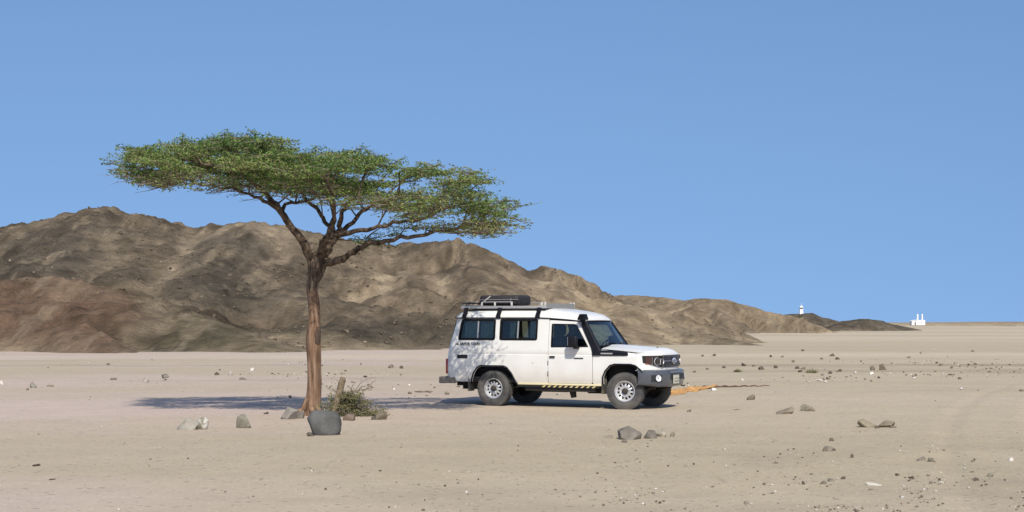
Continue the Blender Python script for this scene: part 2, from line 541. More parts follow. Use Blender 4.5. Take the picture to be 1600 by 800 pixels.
main_sky = [(-170,392,150),(-60,366,150),(0,358,150),(30,350,150),(60,346,150),(75,338,150),(100,329,150),(135,328,150),(150,323,150),(180,323,150),(205,332,151),(235,341,153),(275,354,157),(305,357,158),
            (335,354,154),(365,346,149),(400,342,146),(440,346,146),(480,362,150),(520,376,153),(570,384,153),(640,384,149),(680,380,144),(720,375,141),(745,378,141),(770,390,141),(800,412,141.5),(822,421,142),
            (855,418,142),(880,422,142),(902,432,142.5),(930,452,143.5),(955,465,145)]
ranges = [
    (main_sky, 0.50, C_br * 0.95),
    ([(165,326,150),(120,372,134),(70,410,122),(20,440,112)], 0.30, C_gr),
    ([(205,334,150),(215,375,136),(200,415,124),(180,445,114)], 0.32, C_br),
    ([(275,356,157),(255,395,140),(262,430,126)], 0.36, C_tan),
    ([(-120,452,104),(-40,440,104),(40,440,106),(100,437,107),(140,446,105),(170,468,101),(195,505,96)], 0.30, C_red),
    ([(150,450,112),(215,468,106),(270,484,102),(330,503,98),(390,524,94),(430,540,90)], 0.26, C_ol),
    ([(400,345,146),(350,385,132),(300,430,120),(285,462,110)], 0.33, C_gr),
    ([(440,349,146),(470,395,134),(450,430,124),(430,455,118)], 0.33, C_br),
    ([(330,474,118),(370,465,118),(430,464,117),(490,468,116),(560,478,114),(640,483,113),(700,490,112),(770,503,112),(840,520,112)], 0.28, C_dk),
    ([(520,379,153),(560,415,138),(580,445,126)], 0.34, C_tan),
    ([(640,405,142),(640,430,132),(655,455,121)], 0.40, C_br),
    ([(735,408,135),(750,435,126),(770,460,118),(800,492,112)], 0.42, C_br),
    ([(855,440,136),(855,460,129),(870,485,120),(885,515,115)], 0.32, C_tan),
    ([(930,464,141),(975,478,137),(1005,485,133),(1060,509,127),(1120,526,123),(1165,535,120),(1190,541,118)], 0.34, C_ol * 0.82),
    ([(985,474,136),(960,500,124),(945,525,117)], 0.27, C_tan),
    ([(480,505,104),(420,520,100),(350,528,97)], 0.22, C_ol),
]
HX, HY, HH = make_hill('hill_range', 'brown rocky desert hill range behind the tree and vehicle', ranges, (-62, 30), (84, 170), 0.21, 3)
make_hill('tan_hill', 'rounded tan hill at the right end of the range',
          [([(930,466,310),(960,461,300),(1000,462,290),(1040,466,283),(1075,468,278),(1105,465,274),(1135,467,274),(1160,476,275),(1190,490,278),(1220,503,280),(1245,514,282)], 0.23, C_tan * 0.9),
           ([(1100,472,270),(1060,490,261),(1030,505,254)], 0.50, C_tan * 0.8),
           ([(980,470,284),(1000,487,268),(1010,505,258)], 0.50, C_gr)], (15, 62), (238, 330), 0.5, 11, soft=0.3, rough_=0.45)
make_hill('tower_hill', 'low dark hill carrying the small white tower',
          [([(1170,503,335),(1195,495,330),(1215,494,326),(1235,491,322),(1250,490,320),(1268,489,320),(1285,496,320),(1310,502,321),(1335,507,323)], 0.19, C_dk * 1.05),
           ([(1240,496,316),(1225,507,302),(1215,514,292)], 0.28, C_dk * 1.1)], (45, 78), (272, 352), 0.45, 23, soft=0.2, rough_=0.3)
make_hill('low_hill', 'small dark low hill at the far right of the range',
          [([(1285,509,330),(1310,503,322),(1335,499.5,316),(1355,498,314),(1368,499,313),(1385,507,311),(1403,517,309)], 0.15, C_dk * 1.05)], (60, 86), (272, 345), 0.45, 37, soft=0.2, rough_=0.3)
# very low rises on the far plain
make_hill('far_rise', 'very low sandy rise along the far horizon',
          [([(1080,506.2,900),(1200,505.4,900),(1330,505.8,900),(1500,505.2,900),(1700,505.6,900)], 0.012, C_val * 1.1)], (60, 360), (780, 1000), 5.0, 51, soft=0.1, rough_=0.05)
make_hill('far_ridge', 'thin pale desert rise on the horizon line',
          [([(1050,504.4,2600),(1250,503.4,2600),(1420,503.8,2600),(1560,502.6,2600),(1750,503.2,2600)], 0.02, C_tan)], (200, 1100), (2400, 2800), 10.0, 57, soft=0.1, rough_=0.1)

# stones lying on the hill sides
def rock_shape(rnd, sub=2, cuts=9, flat=0.7, rough_=0.06, lo=0.5, hi=0.86, block=0):
    bm = bmesh.new()
    bmesh.ops.create_icosphere(bm, subdivisions=sub, radius=1.0)
    pl = []
    for i in range(cuts):
        n = Vector((rnd.gauss(0, 1), rnd.gauss(0, 1), rnd.gauss(0, 1))).normalized()
        pl.append((n, rnd.uniform(lo, hi)))
    ph = [rnd.uniform(0, 6) for _ in range(3)]
    for v in bm.verts:
        d = v.co.normalized(); r = 1.0
        if block: r = (abs(d.x)**block + abs(d.y)**block + abs(d.z)**block) ** (-1 / block)
        for n, k in pl:
            c = d.dot(n)
            if c > 0.05: r = min(r, k / c)
        r *= 1 + rough_ * math.sin(5*d.x + ph[0]) * math.sin(4*d.y + ph[1]) * math.sin(6*d.z + ph[2]) + rnd.uniform(-rough_, rough_) * 0.4
        v.co = Vector((d.x * r, d.y * r, d.z * r * flat))
    bm.verts.index_update()
    vf = np.array([tuple(v.co) for v in bm.verts]), np.array([[q.index for q in f.verts] for f in bm.faces])
    bm.free()
    return vf

def scatter(name, label, pos, size, cols, seed, matr, sub=1, flat=(0.5, 0.9), bury=0.3):
    """many small stones as one mass"""
    rnd = random.Random(seed)
    shapes = [rock_shape(rnd, sub, 7, rnd.uniform(*flat), 0.08) for _ in range(14)]
    VV, FF, CC = [], [], []
    off = 0
    for (x, y, z), s, c in zip(pos, size, cols):
        V, Fc = shapes[rnd.randrange(14)]
        a = rnd.uniform(0, 6.28); ca, sa = math.cos(a), math.sin(a)
        q = V * np.array([s * rnd.uniform(0.8, 1.4), s * rnd.uniform(0.7, 1.1), s])
        q = np.stack([q[:, 0]*ca - q[:, 1]*sa + x, q[:, 0]*sa + q[:, 1]*ca + y, q[:, 2] + z + s * (0.55 - bury)], 1)
        VV.append(q); FF.append(Fc + off); off += len(V)
        CC.append(np.repeat(np.array(c)[None], len(V), 0))
    me = np_mesh(name, np.concatenate(VV), np.concatenate(FF))
    set_tone(me, np.concatenate(CC))
    o = link_mesh(name, me, matr)
    tag(o, label, kind='stuff')
    return o

M_rock = attr_mat('desert_stone', bump=0.5, bscale=14, bdist=0.02, var=0.18, vscale=5.0, rough=0.9, spec=0.15)
rg = np.random.default_rng(8)
pos, size, cols = [], [], []
ny, nx = HH.shape
while len(pos) < 3800:
    i = rg.integers(0, ny); j = rg.integers(0, nx)
    if HH[i, j] < 0.15 or rg.random() < 0.25: continue
    if vnoise(HX[i, j] / 7, HY[i, j] / 7, 77) < rg.uniform(-0.3, 0.7): continue
    pos.append((HX[i, j], HY[i, j], HH[i, j])); size.append(0.045 + 0.16 * rg.random() ** 4)
    t = rg.random()
    cols.append(np.array([0.12, 0.092, 0.065]) * rg.uniform(0.7, 1.4) if t < 0.97 else np.array([0.26, 0.21, 0.15]) * rg.uniform(0.7, 1.2))
scatter('hillside_stones', 'rubble lying on the slopes of the brown hills', pos, size, cols, 4, M_rock)

# ------------------------------------------------------------------ acacia tree
TD = 29.2                                       # distance of the trunk
TB = onground(484, 648); TB.z = gz(TB.x, TB.y)
def tp(px, py, dy=0.0):
    return at(px, py, TD + dy) - TB

def two_tone_bark():
    """orange-brown stripped bark on the lower trunk, dark rough bark above"""
    m, nt, p = new_mat('acacia_bark')
    L = nt.links.new
    p.inputs['Roughness'].default_value = 0.9; p.inputs['Specular IOR Level'].default_value = 0.15
    tc = nt.nodes.new('ShaderNodeTexCoord')
    sx = nt.nodes.new('ShaderNodeSeparateXYZ'); L(tc.outputs['Object'], sx.inputs[0])
    n = nt.nodes.new('ShaderNodeTexNoise'); n.inputs['Scale'].default_value = 5; n.inputs['Detail'].default_value = 5
    L(tc.outputs['Object'], n.inputs['Vector'])
    ad = nt.nodes.new('ShaderNodeMath'); ad.operation = 'MULTIPLY_ADD'; ad.inputs[1].default_value = 0.6
    L(n.outputs['Fac'], ad.inputs[0]); L(sx.outputs[2], ad.inputs[2])
    mp = nt.nodes.new('ShaderNodeMapRange'); mp.inputs[1].default_value = 2.62; mp.inputs[2].default_value = 2.80
    L(ad.outputs[0], mp.inputs[0])
    mpn = nt.nodes.new('ShaderNodeMapping'); mpn.inputs['Scale'].default_value = (16, 16, 2.2)
    L(tc.outputs['Object'], mpn.inputs['Vector'])
    g = nt.nodes.new('ShaderNodeTexNoise'); g.inputs['Scale'].default_value = 1.0; g.inputs['Detail'].default_value = 8
    L(mpn.outputs[0], g.inputs['Vector'])
    def ramp(a, b, c):
        r = nt.nodes.new('ShaderNodeValToRGB'); e = r.color_ramp.elements
        e[0].position = 0.3; e[0].color = rgb(a); e[1].position = 0.68; e[1].color = rgb(c)
        q = e.new(0.5); q.color = rgb(b)
        L(g.outputs['Fac'], r.inputs[0]); return r
    lo = ramp((0.075, 0.046, 0.030), (0.185, 0.112, 0.070), (0.30, 0.205, 0.138))
    hi = ramp((0.035, 0.025, 0.018), (0.085, 0.06, 0.042), (0.27, 0.20, 0.14))
    mx = nt.nodes.new('ShaderNodeMix'); mx.data_type = 'RGBA'
    L(mp.outputs[0], mx.inputs[0]); L(lo.outputs[0], mx.inputs[6]); L(hi.outputs[0], mx.inputs[7])
    L(mx.outputs[2], p.inputs['Base Color'])
    b = nt.nodes.new('ShaderNodeBump'); b.inputs['Strength'].default_value = 0.9; b.inputs['Distance'].default_value = 0.03
    L(g.outputs['Fac'], b.inputs['Height']); L(b.outputs[0], p.inputs['Normal'])
    return m

M_bark = two_tone_bark()
M_limb = mat('limb_bark', (0.098, 0.071, 0.050), 0.92, var=0.8, scale=13, bump=0.9, bscale=26, spec=0.15)
M_cut = mat('weathered_wood', (0.16, 0.115, 0.075), 0.9, var=0.35, scale=9, bump=0.6, bscale=30)
M_knot = mat('dark_wood_scar', (0.075, 0.047, 0.032), 0.9, var=0.3, scale=20, bump=0.6)
M_branch = mat('branch_bark', (0.135, 0.098, 0.070), 0.92, var=0.55, scale=7, spec=0.15)
M_twig = mat('grey_twig', (0.17, 0.13, 0.098), 0.9, var=0.3, scale=5)

def leaf_mat(name, c0, c1, c2):
    m, nt, p = new_mat(name)
    L = nt.links.new
    a = nt.nodes.new('ShaderNodeAttribute'); a.attribute_name = 'tint'
    r = nt.nodes.new('ShaderNodeValToRGB'); e = r.color_ramp.elements
    e[0].position = 0.0; e[0].color = rgb(c0); e[1].position = 1.0; e[1].color = rgb(c2)
    q = e.new(0.5); q.color = rgb(c1)
    L(a.outputs['Fac'], r.inputs[0]); L(r.outputs[0], p.inputs['Base Color'])
    p.inputs['Roughness'].default_value = 0.65; p.inputs['Specular IOR Level'].default_value = 0.2
    t = nt.nodes.new('ShaderNodeBsdfTranslucent'); L(r.outputs[0], t.inputs[0])
    mx = nt.nodes.new('ShaderNodeMixShader'); mx.inputs[0].default_value = 0.32
    L(p.outputs[0], mx.inputs[1]); L(t.outputs[0], mx.inputs[2])
    L(mx.outputs[0], nt.nodes['Material Output'].inputs[0])
    return m

M_leaf = leaf_mat('acacia_leaf', (0.068, 0.148, 0.036), (0.205, 0.285, 0.078), (0.38, 0.33, 0.15))
rt = random.Random(21)
tree = empty('acacia_tree', TB)
tag(tree, 'flat-topped acacia tree with leaning bare trunk beside the white off-road vehicle', 'tree')
# trunk
tr = [(483,657,21),(485,650,16.5),(487.5,640,13),(490,620,11.8),(491,598,11.3),(491,566,11),(490.5,542,11.3),(489.5,522,10.2),(491.5,498,9.0),(490,472,8.6),(487.5,454,8.4),(489,440,9.5),(493.5,427,12),(496,413,14.5),(499,402,13),(502,394,9)]
ks = TD / F
build(tube([tp(a, b) for a, b, c in tr], [c * ks for a, b, c in tr], 18, wob=0.085, rnd=rt), 'trunk', M_bark, tree, smooth=60)
build(tube([tp(491, 550, -0.03), tp(494, 536, -0.06), tp(496, 522, -0.07), tp(497.5, 511, -0.07)], [0.06, 0.078, 0.066, 0.04], 10, wob=0.1, rnd=rt), 'cut_knot', M_knot, tree, smooth=60)
for ang, ln_ in ((-2.5, .42), (-1.2, .30), (-.3, .38), (.9, .34), (2.3, .40)):
    q = [Vector((math.cos(ang) * k * ln_ + (485 - 484) * ks, math.sin(ang) * k * ln_, z)) for k, z in ((.12, .30), (.35, .13), (.7, .035), (1.1, -.03))]
    build(tube(q, [.07, .065, .045, .02], 8, wob=.12, rnd=rt), 'root', M_bark, tree, smooth=60)
limbs = [  # pixel path, depth, radius px
    [(491,418,0,10),(484,400,-.05,9.5),(472,376,-.15,9),(455,351,-.25,8.3),(436,327,-.35,7.6),(421,308,-.4,6.2),(402,290,-.5,5),(370,272,-.7,4),(330,258,-.9,3),(285,250,-1.1,1.8)],
    [(498,415,0,12),(508,396,.05,11),(518,379,.1,10),(524,368,.1,9),(518,355,.2,5),(505,340,.4,4.8),(490,322,.6,4.5),(473,306,.8,4),(450,288,1.0,3),(420,268,1.2,1.8)],
    [(524,368,.1,7.5),(531,360,.05,6),(532,342,0,5.5),(537,326,-.1,5),(550,312,-.2,4),(565,290,-.4,3),(575,262,-.5,1.8)],
    [(524,370,.1,7),(540,357,.3,5.5),(556,341,.5,4.8),(570,328,.8,4.2),(590,312,1.1,3.4),(620,293,1.5,2.5),(660,275,1.8,1.6)],
    [(530,366,.05,6.5),(555,363,-.1,5),(582,357,-.3,4.6),(612,349,-.5,4.2),(645,344,-.8,3.6),(690,330,-1.1,2.6),(735,315,-1.3,1.6)],
    [(503,410,0,10),(520,409,-.1,8.5),(540,402,-.2,7.6),(560,389,-.3,7),(580,380,-.4,6.2),(612,374,-.5,5.2),(650,367,-.5,4.5),(695,359,-.4,3.6),(740,352,-.3,2.6),(785,348,-.2,1.5)],
    [(500,408,.1,9),(505,388,.5,7),(512,365,1.0,5.5),(520,340,1.6,4.5),(515,310,2.1,3.2),(505,285,2.5,2)],
    [(500,400,-.1,8),(506,384,-.5,6),(515,362,-1.0,4.8),(525,335,-1.5,4),(520,305,-2.0,3),(505,275,-2.3,2)],
    [(436,327,-.35,5.5),(418,316,-.6,4.2),(398,306,-.9,3.4),(365,296,-1.2,2.6),(315,287,-1.4,1.8),(255,276,-1.5,1.1)],
    [(440,331,-.3,4.5),(446,318,0,3.6),(470,314,.3,3),(498,309,.5,2.2),(520,296,.7,1.4)],
]
nodes = []                                      # (point, path length from the fork)
for L_ in limbs:
    P = [tp(a, b, c) for a, b, c, d in L_]
    # finer polyline with a little wander
    Q, rr = [], []
    for i in range(len(P) - 1):
        for k in range(3):
            t = k / 3
            w = Vector((rt.uniform(-1, 1), rt.uniform(-1, 1), rt.uniform(-1, 1))) * (0.034 if i > 0 else 0)
            Q.append(P[i].lerp(P[i+1], t) + w); rr.append((L_[i][3]*(1-t) + L_[i+1][3]*t) * ks * (.66 + .12 * max(0, 1 - i / 2)))
    Q.append(P[-1]); rr.append(L_[-1][3] * ks)
    build(tube(Q, rr, 9, wob=0.09, rnd=rt), 'limb', M_limb, tree, smooth=60)
    s = (Q[0] - tp(498, 408)).length
    for i in range(1, len(Q)):
        s += (Q[i] - Q[i-1]).length
        if i > 4: nodes.append((Q[i], s))
build(tube([tp(500, 398, -.15), tp(502, 386, -.2), tp(503, 374, -.2)], [0.07, 0.055, 0.04], 8, wob=0.2, rnd=rt), 'broken_stub', M_limb, tree, smooth=60)
# foliage pads inside the crown outline
otx = [166,200,230,262,285,305,320,350,390,430,455,475,500,540,572,585,600,622,660,700,742,752,770,795,806,824]
ott = [253,240,230,224,219,226,222,213,211,216,236,238,233,232,233,258,262,252,257,262,268,292,300,308,320,344]
obx = [166,200,230,262,300,350,390,430,460,500,540,590,620,660,700,740,780,805,824]
obt = [262,274,292,296,298,299,300,305,308,314,320,334,344,356,362,366,366,362,350]
clumps = []
tries = 0
while len(clumps) < 104 and tries < 40000:      # flattened sub-crowns
    tries += 1
    px = rt.uniform(210, 778)
    top = float(np.interp(px, otx, ott)); bot = float(np.interp(px, obx, obt))
    u = (px - 480) / 350
    ext = 2.35 * math.sqrt(max(0.02, 1 - u*u))
    dy = rt.uniform(-1, 1) * ext
    t = rt.random()
    if px > 560 and rt.random() < 0.42: continue
    py = top + 9 + (bot - top - 16) * t
    p = tp(px, py, dy)
    if any(abs(p.x - q[0].x) < 0.42 * (0.8 if px < 560 else 1.1) and abs(p.y - q[0].y) < 0.45 and abs(p.z - q[0].z) < 0.20 for q in clumps): continue
    clumps.append((p, px, t, rt.uniform(-.22, .22)))
pads = []
for c, px, t, tone in clumps:
    rx = rt.uniform(.28, .52) * (1 if 260 < px < 720 else .7); ry = rt.uniform(.28, .5); rz = rt.uniform(.05, .12)
    tl = Vector((rt.uniform(-.12, .12), rt.uniform(-.1, .1)))
    for k in range(7):
        for _ in range(12):
            a, r = rt.uniform(0, 6.283), math.sqrt(rt.random())
            q = c + Vector((math.cos(a) * r * rx, math.sin(a) * r * ry, rt.uniform(-1, 1) * rz))
            q.z += (q.x - c.x) * tl.x + (q.y - c.y) * tl.y
            if all((q - o[0]).length > 0.17 for o in pads[-40:]): break
        pads.append((q, px, t, tone, 1.0))
# feathery sprays reaching out of the crown: inner pixel, tip pixel, depth, tone
for a_, b_, dy, tone in [((225,262),(168,256),-.2,.0),((232,275),(186,268),-.6,.05),((250,285),(205,286),.3,.05),((285,232),(286,214),.2,-.05),((330,222),(352,209),-.4,.0),((372,222),(396,209),.4,-.08),((420,226),(455,230),-.2,.0),
        ((480,245),(500,230),.2,-.1),((530,244),(566,232),-.3,.05),((545,252),(588,243),.5,.08),((610,264),(625,250),.1,-.1),((650,266),(690,257),-.5,.05),((690,270),(748,268),-.2,.3),((688,282),(752,283),.4,.35),((700,300),(758,303),-.7,.1),
        ((735,306),(806,316),-.3,-.1),((740,318),(798,322),.5,-.05),((745,330),(822,345),.0,.2),((735,345),(812,353),.4,.15),((720,352),(790,364),-.5,.25),((700,356),(760,367),.3,.2),((640,350),(705,362),-.6,.1),((600,352),(650,358),.6,.0),
        ((640,300),(700,312),1.2,.1),((600,318),(668,330),-1.2,.1),((560,372),(625,366),.3,-.15),((570,380),(612,384),-.3,-.2)]:
    n_ = max(3, int(math.hypot(b_[0]-a_[0], b_[1]-a_[1]) / 13))
    for k in range(n_ + 1):
        f_ = k / n_
        pads.append((tp(a_[0] + (b_[0]-a_[0]) * f_, a_[1] + (b_[1]-a_[1]) * f_ + rt.uniform(-2, 2), dy + rt.uniform(-.08, .08)), a_[0], .4, tone, .62 - .22 * f_))
fork = tp(510, 385)
pads.sort(key=lambda q: (q[0] - fork).length)
br = []
for p, px, t, tone, sc_ in pads:
    best, bc = None, 1e9
    for i, (q, s) in enumerate(nodes):
        d = p - q
        l = d.length
        if l < 0.03: continue
        c = l + 0.32 * s + max(0, -d.z) * 1.2
        if (q - fork).length > (p - fork).length + 0.1: c += 1.5
        if c < bc: bc, best = c, i
    q, s = nodes[best]
    d = p - q
    n = max(2, int(d.length / 0.16))
    side = Vector((rt.uniform(-1, 1), rt.uniform(-1, 1), rt.uniform(-.6, .2))) * d.length * 0.10
    path = [q]
    for k in range(1, n + 1):
        f_ = k / n
        w = q.lerp(p, f_) + side * math.sin(math.pi * f_) + Vector((rt.uniform(-1, 1), rt.uniform(-1, 1), rt.uniform(-1, 1))) * 0.015
        path.append(w)
        nodes.append((w, s + d.length * f_))
    r0 = min(0.034, 0.008 + 0.016 * d.length)
    br.append((path, [r0 * (1 - 0.75 * k / n) + 0.003 for k in range(n + 1)]))
mb = MB()
for path, rr in br:
    mb.add(tube(path, rr, 5, cap=False))
tag(mb.build('branches', M_branch, tree, smooth=180), kind='stuff')
# twigs and leaflets
twV, leafV, leafT = MB(), [], []
rn = np.random.default_rng(5)
for p, px, t, tone, sc_ in pads:
    base = 0.34 + tone + rn.uniform(-0.08, 0.10) + (0.12 if px > 560 else 0) + 0.25 * max(0, t - .7)
    dens = (1.0 if px < 580 else 0.8) * (1 if t < .72 else .4)
    nt_ = int(rn.integers(9, 14) * (.75 if sc_ < 1 else 1))
    for k in range(nt_):
        a = rn.uniform(0, 2 * math.pi); ln = rn.uniform(0.12, 0.40) * sc_
        d = np.array([math.cos(a) * 1.25, math.sin(a), rn.normal(0.03, 0.13 if sc_ == 1 else 0.2)])
        s = np.array(p) + rn.normal(0, 0.05, 3) * np.array([1, 1, 0.7])
        e = s + d * ln
        if k % 2 == 0: twV.add(tube([tuple(s), tuple((s + e) / 2 + rn.normal(0, 0.015, 3)), tuple(e)], [0.006, 0.0045, 0.0025], 3, cap=False))
        m = int(ln * 66 * dens)
        tt = rn.uniform(0.12, 1.05, m)
        c = s[None] + d[None] * ln * tt[:, None] + rn.normal(0, 0.022, (m, 3)) * np.array([1, 1, 0.7])
        for q in c:
            aa = rn.uniform(0, 6.283); L2 = rn.uniform(0.013, 0.036); W2 = L2 * rn.uniform(0.38, 0.6)
            tilt = rn.normal(0.0, 0.5); roll = rn.normal(0, 1.0)
            u = np.array([math.cos(aa) * math.cos(tilt), math.sin(aa) * math.cos(tilt), math.sin(tilt)])
            w = np.array([-math.sin(aa) * math.cos(roll), math.cos(aa) * math.cos(roll), math.sin(roll)])
            leafV += [q - u * L2, q + w * W2, q + u * L2, q - w * W2]
            ti = base + rn.normal(0, 0.16)
            leafT += [ti] * 4
# bare twigs under the crown
for k in range(150):
    px = rt.uniform(205, 760)
    bot = float(np.interp(px, obx, obt))
    q = tp(px, bot + rt.uniform(-14, 5), rt.uniform(-1.3, 1.3))
    i = min(range(len(nodes)), key=lambda j: (nodes[j][0] - q).length_squared)
    c = nodes[i][0]
    out = -1 if px < 480 else 1
    e = c + Vector((out * rt.uniform(.15, .5), rt.uniform(-.2, .2), rt.uniform(-.10, .05)))
    mid = c.lerp(e, .5) + Vector((0, 0, rt.uniform(-.03, .04)))
    twV.add(tube([c, mid, e], [.010, .007, .003], 4, cap=False))
    for _ in range(2):
        w = mid.lerp(e, rt.random())
        twV.add(tube([w, w + Vector((out * rt.uniform(.05, .2), rt.uniform(-.08, .08), rt.uniform(-.05, .06)))], [.005, .002], 3, cap=False))
tag(twV.build('twigs', M_twig, tree), kind='stuff')
n = len(leafV) // 4
me = np_mesh('crown', np.array(leafV), np.arange(n * 4).reshape(n, 4))
a = me.attributes.new('tint', 'FLOAT', 'POINT'); a.data.foreach_set('value', np.clip(np.array(leafT), 0, 1).astype(np.float32))
tag(link_mesh('crown', me, M_leaf, tree), kind='stuff')
print('pads', len(pads), 'leaves', n)

# ------------------------------------------------------------------ off-road vehicle
TH = R(27.2)
CO = Vector((-0.0222, 33.0025, 0.0))
car = empty('off_road_vehicle', CO, -TH)
tag(car, 'white long-roofed off-road vehicle with roof rack and black snorkel parked beside the acacia', 'vehicle')
WHITE = (0.735, 0.73, 0.695)
DUST = (0.52, 0.44, 0.33)
M_paint = mat('white_car_paint', WHITE, 0.34, var=0.03, scale=2.0, dust=(DUST, 0.14), coat=0.3)
def road_dust(m):
    """road dust thrown up on the lowest panels, with an uneven upper edge"""
    nt = m.node_tree; L = nt.links.new
    p = nt.nodes['Principled BSDF']
    src = p.inputs['Base Color'].links[0].from_socket
    tc = nt.nodes.new('ShaderNodeTexCoord'); sx = nt.nodes.new('ShaderNodeSeparateXYZ'); L(tc.outputs['Object'], sx.inputs[0])
    n = nt.nodes.new('ShaderNodeTexNoise'); n.inputs['Scale'].default_value = 5; n.inputs['Detail'].default_value = 8; L(tc.outputs['Object'], n.inputs['Vector'])
    ad = nt.nodes.new('ShaderNodeMath'); ad.operation = 'MULTIPLY_ADD'; ad.inputs[1].default_value = .45; L(n.outputs['Fac'], ad.inputs[0]); L(sx.outputs[2], ad.inputs[2])
    mp = nt.nodes.new('ShaderNodeMapRange'); mp.inputs[1].default_value = 1.05; mp.inputs[2].default_value = .70; mp.inputs[3].default_value = 0; mp.inputs[4].default_value = .38
    L(ad.outputs[0], mp.inputs[0])
    mx = nt.nodes.new('ShaderNodeMix'); mx.data_type = 'RGBA'; mx.inputs[7].default_value = rgb(DUST)
    L(mp.outputs[0], mx.inputs[0]); L(src, mx.inputs[6]); L(mx.outputs[2], p.inputs['Base Color'])
road_dust(M_paint)
M_rubber = mat('black_rubber', (0.007, 0.007, 0.008), 0.7, spec=0.15)
M_trim = mat('black_plastic', (0.006, 0.007, 0.011), 0.5, dust=(DUST, 0.01), spec=0.22)
M_bump = mat('dark_grey_bumper', (0.058, 0.066, 0.080), 0.26, dust=(DUST, 0.06), coat=0.4)
M_under = mat('dark_underbody', (0.016, 0.015, 0.014), 0.8, dust=((0.12, 0.1, 0.075), 0.3))
M_dark = mat('dark_interior', (0.02, 0.021, 0.023), 0.8)
M_seat = mat('dark_seat_cloth', (0.014, 0.014, 0.017), 0.9)
M_tyre = mat('dusty_tyre', (0.052, 0.052, 0.052), 0.85, var=0.2, scale=9, dust=((0.25, 0.22, 0.18), 0.42))
M_rim = mat('silver_steel_rim', (0.66, 0.67, 0.68), 0.36, metal=0.55, dust=(DUST, 0.25))
M_hinge = mat('dull_hinge', (.22, .22, .21), .5)
M_alu = mat('aluminium_rail', (0.50, 0.50, 0.50), 0.4, metal=0.6, dust=(DUST, 0.2))
M_cream = mat('cream_step_paint', (0.74, 0.66, 0.42), 0.5, dust=(DUST, 0.3))
M_yellow = mat('hazard_yellow', (0.58, 0.46, 0.19), 0.5, dust=(DUST, 0.3))
M_black = mat('black_paint', (0.012, 0.012, 0.012), 0.5)
M_chrome = mat('chrome', (0.75, 0.75, 0.77), 0.12, metal=1.0)
M_refl = mat('silver_reflector', (0.86, 0.86, 0.88), 0.3, metal=0.25)
M_amber = mat('amber_lens', (0.42, 0.10, 0.07), 0.2, coat=0.6)
M_redlens = mat('red_lens', (0.25, 0.015, 0.012), 0.2, coat=0.6)
M_plate = mat('pale_number_plate', (0.52, 0.50, 0.40), 0.45, var=0.25, scale=26)
M_curtain = mat('teal_grey_curtain', (0.30, 0.36, 0.345), 0.95, var=0.12, scale=14)
M_bcurtain = mat('black_curtain', (0.028, 0.025, 0.032), 0.95, var=0.2, scale=12)
M_bag = mat('black_bag_fabric', (0.022, 0.020, 0.021), 0.7, var=0.4, scale=18, bump=0.4, bscale=30)

def glass(name, tint, ior=1.5, refl=1.0):
    m, nt, p = new_mat(name)
    L = nt.links.new
    t = nt.nodes.new('ShaderNodeBsdfTransparent'); t.inputs[0].default_value = rgb(tint)
    g = nt.nodes.new('ShaderNodeBsdfGlossy'); g.inputs['Roughness'].default_value = 0.02; g.inputs[0].default_value = (refl, refl, refl, 1)
    fr = nt.nodes.new('ShaderNodeFresnel'); fr.inputs[0].default_value = ior
    mx = nt.nodes.new('ShaderNodeMixShader')
    L(fr.outputs[0], mx.inputs[0]); L(t.outputs[0], mx.inputs[1]); L(g.outputs[0], mx.inputs[2])
    L(mx.outputs[0], nt.nodes['Material Output'].inputs[0])
    return m
M_glass = glass('tinted_glass', (0.74, 0.80, 0.78))
M_wglass = glass('windscreen_glass', (0.55, 0.72, 0.80), 1.62)
M_lens = glass('clear_lens', (0.85, 0.85, 0.85))

ZW = [.40, .48, .58, .75, 1.0, 1.078, 1.086, 1.098, 1.106, 1.38, 1.84]
YW = [.80, .832, .858, .872, .873, .872, .864, .864, .868, .845, .79]
def rear_x(z): return float(np.interp(z, [.48, .60, 1.09, 1.33, 1.845], [-1.125, -1.135, -1.115, -1.06, -.915]))
def side_y(x, z):
    y = float(np.interp(z, ZW, YW))
    u = (rear_x(z) + 0.17 - x) / 0.17
    if u > 0: y -= 0.10 * min(u, 1.0) ** 2.2
    if x > 1.25 and z > 1.1: y -= 0.030 * min(1, (x - 1.25)) ** 1.3 * (z - 1.1)
    return y
ZC = [.48, .53, .58, .66, .75, .9, 1.0, 1.078, 1.086, 1.098, 1.106, 1.2, 1.38, 1.5, 1.65, 1.84]
XREAR = [-1.1, -1.06, -1.02, -.98, -.94, -.9, -.86, -.8]
def both(vf, name, m, parent, smooth=40):
    build(vf, name, m, parent, smooth); build(mir(vf), name, m, parent, smooth)

# --- rear body side with wheel arch and two windows
win1 = rpoly([(-.835,1.378),(.058,1.378),(.058,1.828),(-.765,1.828)], [.05,.05,.05,.06])
win2 = rpoly([(.158,1.378),(1.045,1.378),(1.045,1.828),(.158,1.828)], .05)
side_out = [(-1.125,.50),(-1.135,.60),(-1.115,1.09),(-1.06,1.33),(-.915,1.845),(1.05,1.845),(1.302,1.835),(1.302,.50),(.56,.50)]
side_out += [(.44,.70),(.34,.80),(.27,.825),(-.27,.825),(-.35,.79),(-.42,.70),(-.48,.56),(-.50,.50)]
quarter = panel(side_out, [win1, win2], side_y, 0.03, ZC, XREAR)
body = build(quarter, 'body', M_paint, car, smooth=35)
build(mir(quarter), 'body_side', M_paint, car, smooth=35)
# arch lip of the rear wheel
lip = [(.575,.47),(.455,.70),(.35,.815),(.275,.842),(-.275,.842),(-.36,.805),(-.435,.71),(-.497,.56),(-.515,.49)]
lipv = tube([(x, -side_y(x, max(z, .5)) - .004, z) for x, z in lip], 0.016, 6)
both(lipv, 'arch_lip', M_trim, car)
